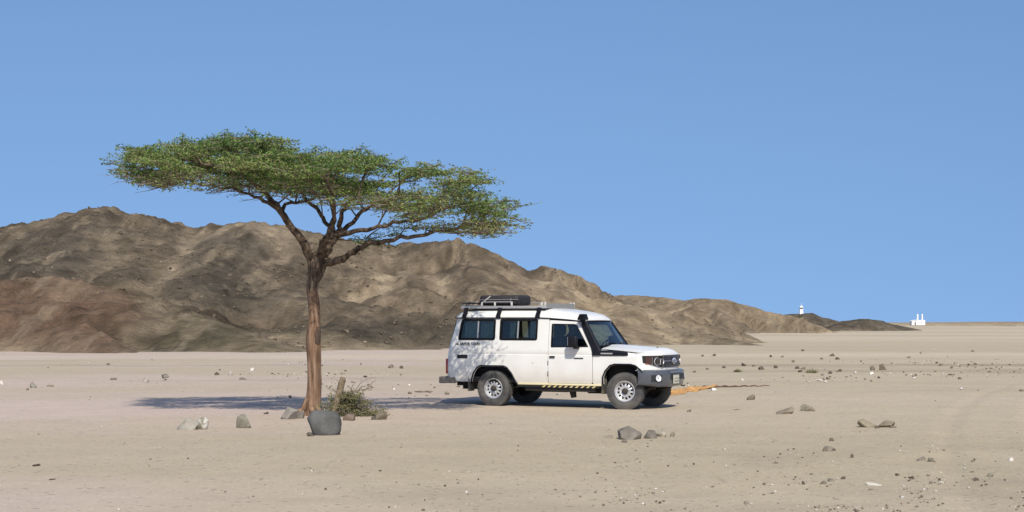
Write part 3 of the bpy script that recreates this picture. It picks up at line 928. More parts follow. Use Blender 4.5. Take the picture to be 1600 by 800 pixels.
# --- interior lining keeps the cabin dark
lin_out = [(-1.07,.56),(-1.06,1.09),(-1.0,1.33),(-.87,1.81),(1.05,1.82),(1.25,1.82),(1.25,.56),(.62,.56),(.46,.86),(-.46,.86),(-.6,.56)]
both(panel(lin_out, [win1, win2], lambda x, z: side_y(x, z) - .04, .012, ZC), 'lining', M_dark, car)
# --- windows
for win, xm in ((win1, -.36), (win2, .585)):
    fr = panel(win, [inset(win, .046)], lambda x, z: side_y(x, z) + .004, .03, ZC)
    pane = panel(inset(win, .038), [], lambda x, z: side_y(x, z) - .012, .005, ZC)
    bar = panel([(xm-.014,1.405),(xm+.014,1.405),(xm+.014,1.80),(xm-.014,1.80)], [], lambda x, z: side_y(x, z) + .001, .02, ZC)
    for k in (0, 1):
        g = (lambda q: q) if k == 0 else mir
        w = build(g(fr), 'window', M_rubber, car, 40)
        build(g(pane), 'pane', M_glass, w)
        build(g(bar), 'divider', M_alu, w)
# curtains hung inside the rear windows
def curtain(x0, x1, z0, z1, yb, folds, amp, name, m, parent):
    rows = []
    n = int((x1 - x0) / 0.012)
    for zi in range(7):
        z = z0 + (z1 - z0) * zi / 6
        rows.append([(x0 + (x1 - x0) * i / n, yb(z) + amp * math.sin(i / n * folds * 2 * math.pi) * (1.15 - 0.5 * zi / 6) + amp * .4 * math.sin(i / n * folds * 4.7 + 1), z) for i in range(n + 1)])
    return build(slab(rows, (0, 0.003, 0)), name, m, parent, 180)
ycur = lambda z: -float(np.interp(z, [1.3, 1.84], [.77, .72]))
curtain(-.72, -.40, 1.30, 1.80, ycur, 6, .012, 'curtain', M_curtain, car)
curtain(-.33, -.03, 1.30, 1.80, ycur, 5, .012, 'curtain', M_curtain, car)
curtain(.36, .56, 1.30, 1.80, ycur, 4, .012, 'curtain', M_curtain, car)
curtain(.84, 1.02, 1.30, 1.80, ycur, 4, .012, 'curtain', M_curtain, car)
curtain(1.37, 1.60, 1.05, 1.74, lambda z: ycur(z) + .02, 5, .013, 'curtain', M_bcurtain, car)
ycf = lambda z: -ycur(z)
curtain(-.75, -.1, 1.30, 1.80, ycf, 9, .012, 'curtain', M_curtain, car)
curtain(.2, .42, 1.30, 1.80, ycf, 4, .012, 'curtain', M_curtain, car)

# --- rear end
rows = []
for z in [.50, .60, .75, .9, 1.09, 1.2, 1.33, 1.5, 1.7, 1.845]:
    xe = rear_x(z); ye = side_y(xe, z)
    rows.append([(xe - .028 * (1 - (k / 8) ** 2), -ye * k / 8, z) for k in range(-8, 9)])
rear = build(slab(rows, (.03, 0, 0)), 'rear_doors', M_paint, car, 35)
for y0, y1 in ((-.68, -.06), (.06, .68)):
    rw = [[(rear_x(z) - .034, y0 + (y1 - y0) * k / 6, z) for k in range(7)] for z in (1.36, 1.5, 1.62, 1.74)]
    build(slab(rw, (.012, 0, 0)), 'rear_window', M_trim, rear)
build(box(-1.185, -1.15, -.03, .03, 1.0, 1.12, .01), 'handle', M_trim, rear)
for s in (-1, 1):
    tl = box(-1.165, -1.10, s*.70, s*.79, .66, .98, .012) if s > 0 else box(-1.165, -1.10, -.79, -.70, .66, .98, .012)
    build(tl, 'tail_light', M_redlens, car, 40)
b = MB(); b.add(box(-1.30, -1.12, -.86, .86, .455, .60, .025)); b.add(box(-1.20, -.885, -.866, -.80, .46, .595, .02)); b.add(box(-1.20, -.885, .80, .866, .46, .595, .02))
b.build('rear_bumper', mat('rear_bumper_grey', (0.105, 0.092, 0.078), .55, dust=(DUST, .45)), car, 40)

# --- door
door_out = rpoly([(1.312,.505),(2.30,.505),(2.303,1.19),(2.255,1.25),(1.965,1.765),(1.33,1.80),(1.312,1.78)], [.02,.05,.02,.03,.05,.02,.02])
dwin = rpoly([(1.362,1.238),(2.212,1.250),(1.915,1.722),(1.362,1.728)], [.025,.02,.05,.03])
door_vf = panel(door_out, [dwin], side_y, 0.035, ZC, [1.5, 1.7, 1.9, 2.1, 2.25])
dseal = panel(dwin, [inset(dwin, .018)], lambda x, z: side_y(x, z) + .003, .03, ZC)
dpane = panel(inset(dwin, .012), [], lambda x, z: side_y(x, z) - .015, .005, ZC)
dlin = panel(inset(door_out, .05), [inset(dwin, -.004)], lambda x, z: side_y(x, z) - .045, .01, ZC)
def rod(p, q, r, n=8): return tube([p, q], r, n)
for k in (0, 1):
    g = (lambda q: q) if k == 0 else mir
    d = build(g(door_vf), 'door', M_paint, car, 35)
    build(g(dseal), 'window_seal', M_rubber, d, 40)
    build(g(dpane), 'pane', M_glass, d)
    build(g(dlin), 'door_lining', M_dark, d)
    build(g(box(1.345, 1.465, -.898, -.872, 1.025, 1.062, .008)), 'handle', M_trim, d, 40)
    build(g(box(1.895, 2.105, -.886, -.868, 1.012, 1.032, .004)), 'side_trim', M_trim, d, 40)
    for z in (.70, .92):
        build(g(box(1.292, 1.318, -.882, -.86, z - .045, z + .045, .004)), 'hinge', M_hinge, d, 40)
    mr = MB(); mr.add(box(1.84, 2.05, -1.09, -.985, 1.245, 1.475, .04, 3)); mr.add(box(1.93, 2.02, -1.0, -.86, 1.215, 1.262, .012))
    mr.add(tube([(1.99, -1.02, 1.29), (1.985, -.98, 1.235), (1.98, -.87, 1.235)], .014, 6))
    m_ = build(g((mr.v, mr.f)), 'mirror', M_trim, d, 40)
    build(g(box(1.842, 1.852, -1.075, -1.0, 1.285, 1.455, .004)), 'mirror_glass', M_chrome, m_)

# --- roof
ST = [(-.925,.012,.79),(-.915,.05,.79),(-.895,.095,.79),(-.865,.135,.79),(-.82,.165,.79),(-.7,.19,.79),(-.3,.205,.79),(.4,.21,.79),(1.0,.207,.79),(1.3,.20,.787),(1.6,.185,.775),(1.8,.163,.763),(1.92,.135,.755),(1.99,.10,.748),(2.03,.062,.742),(2.05,.02,.737),(2.052,.0,.735)]
rows = []
for x, h, w in ST:
    zg = float(np.interp(x, [-1, 1.05, 1.3, 1.7, 2.0, 2.06], [1.846, 1.846, 1.836, 1.808, 1.778, 1.770]))
    r = []
    for k in range(-16, 17):
        a = k / 16 * math.pi / 2
        sx = math.copysign(abs(math.sin(a)) ** .42, a); cz = math.cos(a) ** .62
        bulge = 0.16 * (1 - abs(math.sin(a)) ** 2)
        r.append((x + (.045 * (1 - (sx) ** 2) if x > 1.9 else 0), w * sx * (1 - .06 * cz), zg + h * (0.86 * cz + bulge)))
    rows.append(r)
roof = build(slab(rows, (0, 0, -.012)), 'roof', M_paint, car, 50)
build(box(-.86, 1.98, -.70, .70, 1.815, 1.83), 'headliner', M_dark, car)
for s in (-1, 1):
    gp = [(-.93, .79, 1.848), (-.9, .80, 1.848), (1.05, .80, 1.846), (1.3, .797, 1.836), (1.7, .783, 1.808), (1.95, .765, 1.783), (2.05, .74, 1.772)]
    build(tube([(x, s*y, z) for x, y, z in gp], .0125, 6), 'rain_gutter', M_trim, roof, 60)
# --- windscreen, pillars, cowl
def ws_pt(u, v):                                 # u across -1..1, v up 0..1
    hw = .745 * (1 - v) + .69 * v
    x = 2.405 * (1 - v) + 2.035 * v + .055 * (1 - u*u)
    return Vector((x, hw * u, 1.268 * (1 - v) + 1.778 * v))
rows = [[ws_pt(u, v) for u in np.linspace(-1, 1, 13)] for v in np.linspace(0, 1, 7)]
wsf = MB()
nrm = Vector((.51, 0, .37)).normalized() * .012
edge = [ws_pt(u, 0) for u in np.linspace(-1, 1, 13)] + [ws_pt(1, v) for v in np.linspace(0, 1, 7)][1:] + [ws_pt(u, 1) for u in np.linspace(1, -1, 13)][1:] + [ws_pt(-1, v) for v in np.linspace(1, 0, 7)][1:]
wsf.add(tube(edge, .022, 6))
ws = wsf.build('windscreen', M_rubber, car, 60)
build(grid([[p + nrm * .3 for p in r] for r in rows]), 'pane', M_wglass, ws, 180)
build(tube([ws_pt(-.7, .02) + nrm, ws_pt(-.35, .1) + nrm * 1.6, ws_pt(.05, .08) + nrm * 1.6], .009, 5), 'wiper', M_trim, ws)
build(tube([ws_pt(.1, .02) + nrm, ws_pt(.4, .1) + nrm * 1.6, ws_pt(.75, .08) + nrm * 1.6], .009, 5), 'wiper', M_trim, ws)
for s in (-1, 1):
    pr = []
    for t in np.linspace(0, 1, 6):
        zb = 1.20 + (1.775 - 1.20) * t
        xb = 2.315 + (1.965 - 2.315) * max(0, (t - .08) / .92)
        xa = 2.43 + (2.04 - 2.43) * t
        yo = side_y(min(xb, 2.3), zb) - .004
        yi = .755 * (1 - t) + .70 * t
        pr.append([(xb, s*yo, zb), ((xb + xa) / 2, s * (yo * .62 + yi * .38), zb), (xa, s*yi, zb + .004)])
    v = slab(pr, (0, -s * .03, 0))
    build(v if s < 0 else flip(v), 'a_pillar', M_paint, car, 40)
build(grid([[(2.36, y, 1.225) for y in np.linspace(-.76, .76, 9)], [(2.42, y, 1.262 + .012 * (1 - (y/.76)**2)) for y in np.linspace(-.76, .76, 9)], [(2.50, y, 1.255 + .02 * (1 - (y/.76)**2)) for y in np.linspace(-.76, .76, 9)]]), 'cowl', M_trim, car, 60)
# --- bonnet
def hood_z(x, y):
    t = (x - 2.43) / 1.22
    e = 1.232 + (1.135 - 1.232) * t ** 1.3
    c = 1.285 + (1.205 - 1.285) * t ** 1.3
    u = min(1, abs(y) / .74)
    z = e + (c - e) * (1 - u ** 2.4)
    if abs(y) < .33: z += .014 * min(1, (.33 - abs(y)) / .06) * min(1, (3.6 - x) / .1 if x < 3.6 else 0)
    if x > 3.5: z -= .075 * ((x - 3.5) / .15) ** 2.2
    return z
def front_x(y):
    return float(np.interp(abs(y), [0, .3, .5, .62, .72, .79, .83, .855], [3.70, 3.69, 3.655, 3.60, 3.53, 3.45, 3.385, 3.31]))
hx = list(np.linspace(2.46, 3.4, 14)) + [3.47, 3.52, 3.56, 3.59, 3.615, 3.635, 3.645]
rows = []
for x in hx:
    r = []
    for y in np.linspace(-.735, .735, 31):
        f_ = (x - 2.46) / (3.645 - 2.46)
        xx = 2.46 + (min(3.645, front_x(y) - .03) - 2.46) * f_
        r.append((xx, y, hood_z(x, y)))
    rows.append(r)
hood = build(slab(rows, (0, 0, -.02)), 'bonnet', M_paint, car, 40)
build(tube([(3.40, -.1, 1.225), (3.40, -.1, 1.245), (3.43, -.1, 1.252)], .01, 6), 'washer_nozzle', M_trim, hood)
# --- front wings
def wing_y(x, z):
    zt = 1.222 + (1.125 - 1.222) * ((x - 2.3) / 1.3)
    y = float(np.interp(z, [.48, .58, .75, 1.0], [.835, .858, .872, .868]))
    u = (z - (zt - .10)) / .10
    if u > 0: y -= .125 * (1 - math.sqrt(max(0, 1 - min(1, u) ** 2)))
    if x > 3.25:
        y = min(y, y - .025 * ((x - 3.25) / .12) ** 1.6)
    return y
arch = [(2.545,.50),(2.545,.64),(2.60,.76),(2.70,.865),(2.80,.892),(3.14,.892),(3.24,.868),(3.34,.79),(3.375,.735)]
wing_out = [(2.312,.505)] + arch + [(3.40,.80),(3.385,1.105),(3.0,1.155),(2.6,1.19),(2.318,1.212)]
wing = panel(wing_out, [], wing_y, .03, [.58, .7, .82, .9, .98, 1.02, 1.04, 1.06, 1.08, 1.1, 1.11, 1.12, 1.13, 1.14, 1.15, 1.16, 1.17, 1.18, 1.19, 1.2], [2.4, 2.6, 2.8, 3.0, 3.2, 3.28, 3.33, 3.37])
both(wing, 'front_wing', M_paint, car, 40)
flip_lip = [(2.53,.50),(2.53,.645),(2.588,.77),(2.692,.88),(2.795,.908),(3.145,.908),(3.25,.882),(3.352,.80),(3.39,.74)]
both(tube([(x, -wing_y(x, z) - .006, z) for x, z in flip_lip], .017, 6), 'arch_lip', M_trim, car)
# --- front panel around the lamps and grille
ys = [-.853, -.845, -.83, -.80, -.76, -.70, -.62, -.5, -.35, -.18, 0, .18, .35, .5, .62, .70, .76, .80, .83, .845, .853]
rows = [[(front_x(y) - .012 - (.04 if z < .80 else 0) - (.03 if z > 1.11 else 0), y, z) for y in ys] for z in (.785, .80, .83, .86, 1.095, 1.105, 1.13)]
front = build(slab(rows, (-.03, 0, 0)), 'front_panel', M_paint, car, 40)
def fsheet(y0, y1, z0, z1, off, th, n=10, taper=0.0):
    rr = []
    for z in np.linspace(z0, z1, 4):
        q = []
        for y in np.linspace(y0, y1, n):
            zz = z
            if taper:
                k = (y - y1) / (y0 - y1)
                zz = z0 + (z1 - z0) * ((z - z0) / (z1 - z0) * (1 - taper * k ** 1.6) + taper * k ** 1.6)
            q.append((front_x(y) + off, y, zz))
        rr.append(q)
    return slab(rr, (-th, 0, 0))
gr = build(fsheet(-.44, .44, .852, 1.092, .006, .03, 13), 'grille', M_black, car, 40)
gm = mat('grille_dark_blue_grey', (0.016, 0.018, 0.034), .3, coat=.3)
for z, h in ((.882, .028), (.925, .022), (1.025, .022), (1.066, .03)):
    build(fsheet(-.43, .43, z - h/2, z + h/2, .018, .012, 13), 'grille_bar', gm, gr, 40)
build(fsheet(-.43, .43, .958, .992, .022, .016, 13), 'grille_bar', mat('grille_silver_bar', (.12, .125, .17), .3, metal=.4), gr, 40)
# oval emblem: an outer ring with two crossed inner rings
em = MB()
def ring(a, b, cz, r):
    return tube([(3.735, a * math.cos(t), .975 + cz + b * math.sin(t)) for t in np.linspace(0, 2 * math.pi, 25)], r, 6, cap=False)
em.add(ring(.095, .062, 0, .010)); em.add(ring(.034, .058, 0, .009)); em.add(ring(.068, .026, .028, .009))
em.build('emblem', M_chrome, gr, 60)
for s in (-1, 1):
    lampv = fsheet(-.842, -.455, .855, 1.085, .004, .03, 14, taper=.42)
    g = (lambda q: q) if s < 0 else mir
    hl = build(g(lampv), 'headlight', M_black, car, 40)
    # round reflectors with a bright bowl
    for yc, rr_ in ((-.61, .088), (-.50, .06)):
        a_ = math.atan2(front_x(yc + .05) - front_x(yc - .05), .1)
        v, f = lathe_y([(rr_, 0), (rr_ * .96, -.008), (rr_ * .6, .018), (rr_ * .25, .03), (.001, .032)], 20)
        M4 = Matrix.Translation((front_x(yc) + .016, yc, .968)) @ Matrix.Rotation(R(90) - a_ * .9, 4, 'Z')
        build(g(xf((v, f), M4)), 'reflector', M_refl, hl, 40)
    build(g(fsheet(-.80, -.725, .915, 1.07, .010, .01, 5)), 'turn_signal', M_amber, hl, 40)
    build(g(fsheet(-.722, -.70, .90, 1.06, .014, .01, 3)), 'lamp_rib', M_chrome, hl, 40)
    build(g(fsheet(-.84, -.455, .858, 1.083, .026, .004, 14, taper=.42)), 'lens', M_lens, hl, 60)
# --- front bumper
def bx_(y): return float(np.interp(abs(y), [0, .35, .6, .74, .82, .865], [3.80, 3.785, 3.72, 3.64, 3.53, 3.36]))
by = [-.868, -.862, -.84, -.80, -.74, -.66, -.58, -.45, -.3, -.15, 0, .15, .3, .45, .58, .66, .74, .80, .84, .862, .868]
prof = [(.455, -.06), (.47, -.02), (.50, -.004), (.56, 0), (.62, .004), (.70, .004), (.755, 0), (.785, -.012), (.795, -.05)]
rows = []
for z, o_ in prof:
    r = []
    for y in by:
        k = max(0, (abs(y) - .62) / .25)
        zz = z + (.045 * k if z < .52 else 0)
        r.append((bx_(y) + o_, y, zz))
    rows.append(r)
fb = build(slab(rows, (-.06, 0, 0)), 'front_bumper', M_bump, car, 35)
def bsheet(y0, y1, z0, z1, off, th, n=9):
    return slab([[(bx_(y) + off, y, z) for y in np.linspace(y0, y1, n)] for z in np.linspace(z0, z1, 3)], (-th, 0, 0))
build(bsheet(-.32, .50, .60, .715, .010, .012, 13), 'air_intake', M_black, fb, 40)
build(bsheet(-.34, .54, .735, .772, .012, .012, 13), 'bumper_strip', mat('bumper_strip_grey', (.13, .14, .155), .35), fb, 40)
for s in (-1, 1):
    g = (lambda q: q) if s < 0 else mir
    fl = build(g(bsheet(-.80, -.62, .565, .70, .012, .02, 5)), 'fog_lamp', M_black, fb, 40)
    v, f = lathe_y([(.066, 0), (.062, -.008), (.03, .01), (.001, .014)], 18)
    build(g(xf((v, f), Matrix.Translation((bx_(.71) + .026, -.71, .635)) @ Matrix.Rotation(R(58), 4, 'Z'))), 'reflector', M_refl, fl, 40)
PY0 = -.29
pl = build(box(3.808, 3.822, .06 + PY0, .36 + PY0, .515, .69, .004), 'number_plate', M_plate, fb)
rp = random.Random(4)
M_ink = mat('plate_ink', (.16, .15, .12), .6)
for k in range(5):
    y = .10 + PY0 + k * .05
    build(box(3.8225, 3.8245, y, y + rp.uniform(.018, .034), .545, .585), 'plate_character', M_ink, pl); build(box(3.8225, 3.8245, y + .004, y + rp.uniform(.02, .03), .605, .635), 'plate_character', M_ink, pl)
build(tube([(3.60, .58, .47), (3.72, .58, .44), (3.75, .58, .46)], .014, 6), 'tow_hook', M_trim, fb, 60)
# --- snorkel up the right-hand pillar
sp = []
for x0, x1, z, t in ((2.30, 2.50, 1.082, .10), (2.29, 2.49, 1.16, .10), (2.262, 2.445, 1.25, .10), (2.185, 2.35, 1.40, .09), (2.10, 2.26, 1.56, .085), (2.035, 2.175, 1.70, .08), (2.03, 2.15, 1.765, .075)):
    yo = -(side_y(min(x0, 2.3), z) + .028); yi = yo + t
    sp.append([(x0, yo + .02, z), (x0 + .02, yo, z), (x1 - .02, yo, z), (x1, yo + .02, z), (x1, yi, z), (x0, yi, z), (x0, yo + .02, z)])
sm = MB(); sm.add(grid(sp)); sm.f.append(tuple(range(6)))
hp = []
for x, zb, zt in ((2.31, 1.078, 1.17), (2.45, 1.078, 1.185), (2.6, 1.078, 1.18), (2.85, 1.08, 1.165), (3.0, 1.082, 1.155), (3.06, 1.085, 1.14), (3.085, 1.09, 1.115)):
    yo = -.892
    hp.append([(x, yo + .012, zb), (x, yo, zb + .012), (x, yo, zt - .02), (x, yo + .03, zt), (x, yo + .10, zt + .01), (x, yo + .10, zb)])
sm.add(grid(hp)); sm.f.append(tuple(len(sm.v) - 6 + i for i in range(6)))
sn = sm.build('snorkel', M_trim, car, 35)
hd = MB()
hd.add(box(2.035, 2.135, -.90, -.81, 1.755, 1.80, .01))
for q in range(1):
    a0 = [(2.0, -.925, 1.80), (2.17, -.925, 1.80), (2.17, -.785, 1.80), (2.0, -.785, 1.80)]
    a1 = [(1.995, -.925, 1.83), (2.18, -.925, 1.83), (2.18, -.785, 1.83), (1.995, -.785, 1.83)]
    a2 = [(2.035, -.905, 1.925), (2.15, -.905, 1.925), (2.15, -.80, 1.925), (2.035, -.80, 1.925)]
    v = a0 + a1 + a2
    f = [(3, 2, 1, 0), (8, 9, 10, 11)] + [(i, (i+1) % 4, 4 + (i+1) % 4, 4 + i) for i in range(4)] + [(4+i, 4 + (i+1) % 4, 8 + (i+1) % 4, 8 + i) for i in range(4)]
    hd.add((v, f))
for k in range(5):
    hd.add(box(2.035 + k * .022, 2.042 + k * .022, -.936, -.925, 1.83, 1.905))
hd.build('snorkel_head', M_trim, sn, 30)
build(box(2.50, 2.76, -.8965, -.890, 1.112, 1.138), 'snorkel_plate', mat('grey_lettering_strip', (.34, .34, .34), .5), sn)

# --- side step with hazard stripes
for s in (-1, 1):
    g = (lambda q: q) if s < 0 else mir
    st = build(g(box(.60, 2.50, -.868, -.70, .462, .498, .008)), 'side_step', M_cream, car, 40)
    build(g(box(.60, 2.46, -.864, -.845, .415, .459)), 'stripe_board', M_black, st)
    x = 1.16
    while x < 2.40:
        v = [(x, -.8675, .418), (x + .052, -.8675, .418), (x + .102, -.8675, .457), (x + .05, -.8675, .457)]
        v += [(a, -.8645, c) for a, _, c in v]
        build(g((v, [(0, 1, 2, 3), (7, 6, 5, 4), (0, 4, 5, 1), (1, 5, 6, 2), (2, 6, 7, 3), (3, 7, 4, 0)])), 'hazard_stripe', M_yellow, st)
        x += .125
# --- underbody
ub = MB()
ub.add(box(-1.1, 2.3, -.78, .78, .50, .56)); ub.add(box(2.3, 3.3, -.45, .45, .52, .60))
for s in (-1, 1):
    ub.add(box(-1.05, 3.5, s*.44 - .05, s*.44 + .05, .40, .52))
    ub.add(box(.75, 2.35, min(s*.60, s*.82), max(s*.60, s*.82), .335, .44, .02))
ub.add(box(.75, 1.55, -.42, .30, .30, .50, .03)); ub.add(box(1.9, 2.7, -.25, .25, .28, .52, .03)); ub.add(box(-1.0, -.45, -.35, .35, .32, .5, .03))
ub.add(box(-.62, -.5, -.82, -.5, .5, .86)); ub.add(box(-.62, -.5, .5, .82, .5, .86)); ub.add(box(-.5, .5, -.56, -.52, .5, .95)); ub.add(box(-.5, .5, .52, .56, .5, .95)); ub.add(box(-.52, .52, -.84, -.52, .90, .93)); ub.add(box(-.52, .52, .52, .84, .90, .93)); ub.add(box(.5, .6, -.82, -.5, .5, .9)); ub.add(box(.5, .6, .5, .82, .5, .9))
ub.add(box(2.5, 3.38, -.50, -.46, .5, 1.08)); ub.add(box(2.5, 3.38, .46, .50, .5, 1.08)); ub.add(box(2.5, 3.36, -.80, -.46, .96, .99)); ub.add(box(2.5, 3.36, .46, .80, .96, .99)); ub.add(box(2.40, 2.46, -.83, .83, .5, 1.15))
ub.add(box(3.3, 3.62, -.6, .6, .44, .80))
ub.build('underbody', M_under, car)
ax = MB()
for x in (0, 2.98):
    ax.add(tube([(x, -.66, .37), (x, -.3, .37), (x, .3, .37), (x, .66, .37)], .05, 10))
    v, f = lathe_y([(.001, -.14), (.10, -.10), (.15, 0), (.10, .10), (.001, .14)], 16)
    ax.add(([(p[0] + x, p[1] + .12, p[2] + .36) for p in v], f))
    for s in (-1, 1):
        ax.add(tube([(x - .55, s*.5, .46), (x - .25, s*.5, .34), (x + .2, s*.5, .34), (x + .55, s*.5, .46)], .03, 6))
ax.add(tube([(2.5, .2, .40), (1.6, .3, .38), (.5, .42, .42), (-.4, .45, .42), (-1.1, .5, .40)], .035, 8))
ax.add(tube([(1.72, -.52, .44), (1.72, -.54, .30), (1.74, -.54, .20)], [.05, .075, .06], 8))
ax.build('axles_and_exhaust', M_under, car, 60)
both(box(-.58, -.55, -.86, -.62, .30, .62, .01), 'mud_flap', mat('mud_flap_rubber', (.055, .05, .044), .8, dust=(DUST, .5)), car)
both(box(2.50, 2.525, -.86, -.62, .30, .66, .01), 'mud_flap', bpy.data.materials['mud_flap_rubber'], car)

# --- wheels: rim with twelve openings, tyre
TR = .378
tprof = [(.205, -.085), (.222, -.100), (.27, -.112), (.315, -.112), (.345, -.104), (.366, -.092), (TR - .003, -.084), (TR, -.070), (TR, -.052), (TR - .012, -.049), (TR - .012, -.041), (TR, -.038), (TR, -.006), (TR - .012, -.004), (TR - .012, .004), (TR, .006), (TR, .038), (TR - .012, .041), (TR - .012, .049), (TR, .052), (TR, .070), (TR - .003, .084), (.366, .092), (.345, .104), (.315, .112), (.27, .112), (.222, .100), (.205, .085)]
tyre_vf = lathe_y(tprof, 48, closed=True)
lug = MB()
for k in range(44):
    a = 2 * math.pi * k / 44
    for y0, y1 in ((-.096, -.052), (.052, .096)):
        v, f = box(TR - .02, TR + .004, y0, y1, -.016, .016)
        ca, sa = math.cos(a), math.sin(a)
        lug.add(([(p[0]*ca - p[2]*sa, p[1], p[0]*sa + p[2]*ca) for p in v], f))
tyre_all = MB().add(tyre_vf).add((lug.v, lug.f))
# raised ring on the side wall
tyre_all.add(lathe_y([(.285, -.111), (.29, -.116), (.297, -.116), (.302, -.111)], 40))
rim = MB()
rim.add(lathe_y([(.207, -.080), (.214, -.098), (.208, -.106), (.200, -.104), (.196, -.090), (.190, -.060), (.186, -.045)], 40))
rim.add(lathe_y([(.186, -.045), (.176, -.042), (.166, -.050)], 40))
rin, rou, dz0, dz1 = .118, .166, -.075, -.050
for k in range(12):
    a0 = 2 * math.pi * (k + .23) / 12; a1 = 2 * math.pi * (k + .77) / 12; ac = 2 * math.pi * (k + .77) / 12; ad = 2 * math.pi * (k + 1.23) / 12
    q = []
    for a in np.linspace(ac, ad, 4):
        q.append([(rin * math.cos(a), dz0, rin * math.sin(a)), ((rin + rou) / 2 * math.cos(a), (dz0 + dz1) / 2 - .005, (rin + rou) / 2 * math.sin(a)), (rou * math.cos(a), dz1, rou * math.sin(a))])
    rim.add(slab(q, (0, .008, 0)))
rim.add(lathe_y([(rin, dz0), (.105, -.079), (.092, -.072), (.062, -.070)], 36))
for k in range(6):
    a = 2 * math.pi * k / 6
    v, f = tube([(.078 * math.cos(a), -.068, .078 * math.sin(a)), (.078 * math.cos(a), -.088, .078 * math.sin(a))], .010, 6)
    rim.add((v, f))
hub = MB().add(lathe_y([(.062, -.070), (.060, -.100), (.050, -.118), (.030, -.126), (.001, -.127)], 24))
hub.add(lathe_y([(.001, -.02), (.185, -.02), (.186, -.045)], 30))
tyre_me = rim_me = None
for x, s, st_ in ((0, -1, 0), (2.98, -1, 7), (0, 1, 0), (2.98, 1, 7)):
    w = rim.build('wheel', M_rim, car, 40)
    ty = tyre_all.build('tyre', M_tyre, w, 40)
    hb = hub.build('hub', M_under, w, 40)
    w.location = (x, s * .715, .366)
    w.rotation_euler = (0, rp.uniform(0, 6), R(st_) + (math.pi if s > 0 else 0))
    w.rotation_mode = 'YXZ' if False else 'XYZ'

# --- cabin
cab = MB(); cab.add(box(-1.05, 2.4, -.76, .76, .57, .60)); cab.add(box(2.22, 2.42, -.74, .74, .95, 1.24, .03)); cab.add(box(2.05, 2.24, .18, .60, 1.10, 1.22, .03))
cab.build('dashboard', M_dark, car, 40)
for y in (-.38, .38):
    s_ = MB(); s_.add(box(1.42, 1.92, y - .25, y + .25, .72, .90, .05, 3))
    v, f = box(-.06, .07, -.25, .25, 0, .62, .05, 3)
    s_.add(xf((v, f), Matrix.Translation((1.44, y, .86)) @ Matrix.Rotation(R(-9), 4, 'Y')))
    v, f = box(-.05, .06, -.15, .15, 0, .22, .045, 3)
    s_.add(xf((v, f), Matrix.Translation((1.37, y, 1.49)) @ Matrix.Rotation(R(4), 4, 'Y')))
    s_.build('seat', M_seat, car, 50)
for y in (-.62, .40):
    s_ = MB(); s_.add(box(-.9, 1.1, y - .02, y + .24, .70, .86, .03)); s_.add(box(-.9, 1.1, y - .06 if y < 0 else y + .26, y if y < 0 else y + .32, .86, 1.25, .03))
    s_.build('bench', M_seat, car, 50)
sw = MB(); M4 = Matrix.Translation((2.02, .38, 1.22)) @ Matrix.Rotation(R(-62), 4, 'Y')
ringp = [M4 @ Vector((.19 * math.cos(t), .19 * math.sin(t), 0)) for t in np.linspace(0, 2 * math.pi, 25)]
sw.add(tube(ringp, .014, 6, cap=False)); sw.add(tube([M4 @ Vector((-.18, 0, 0)), M4 @ Vector((.18, 0, 0))], .012, 6)); sw.add(tube([M4 @ Vector((0, 0, 0)), (2.3, .38, 1.05)], .03, 8))
sw.build('steering_wheel', M_trim, car, 60)

# --- small side details
both(box(-.835, -.585, -.878, -.868, .992, 1.072, .003), 'side_vent', M_black, car)
fl_ = panel(rpoly([(.90,.83),(1.08,.83),(1.08,.99),(.90,.99)], .02), [], lambda x, z: side_y(x, z) + .003, .004, ZC)
build(fl_, 'fuel_flap', M_paint, car, 40)
build(box(.945, .96, -.88, -.875, .905, .92), 'flap_lock', M_black, car)
# lettering on the rear side
cu = bpy.data.curves.new('lettering', 'FONT'); cu.body = 'AL SAFTEK TOURS'; cu.size = .088; cu.extrude = .0012; cu.shear = .32; cu.space_character = .93; cu.offset = .0022
tmp = bpy.data.objects.new('tmp', cu); COL.objects.link(tmp)
bpy.context.view_layer.update()
me = bpy.data.meshes.new_from_object(tmp.evaluated_get(bpy.context.evaluated_depsgraph_get()))
bpy.data.objects.remove(tmp)
wx_ = max(v.co.x for v in me.vertices)
for v in me.vertices:
    x = -.885 + v.co.x / wx_ * .605; z = 1.272 + v.co.y * .92
    v.co = Vector((x, -(side_y(x, z) + .004 + v.co.z), z))
me.materials.clear()
link_mesh('lettering', me, M_black, car)

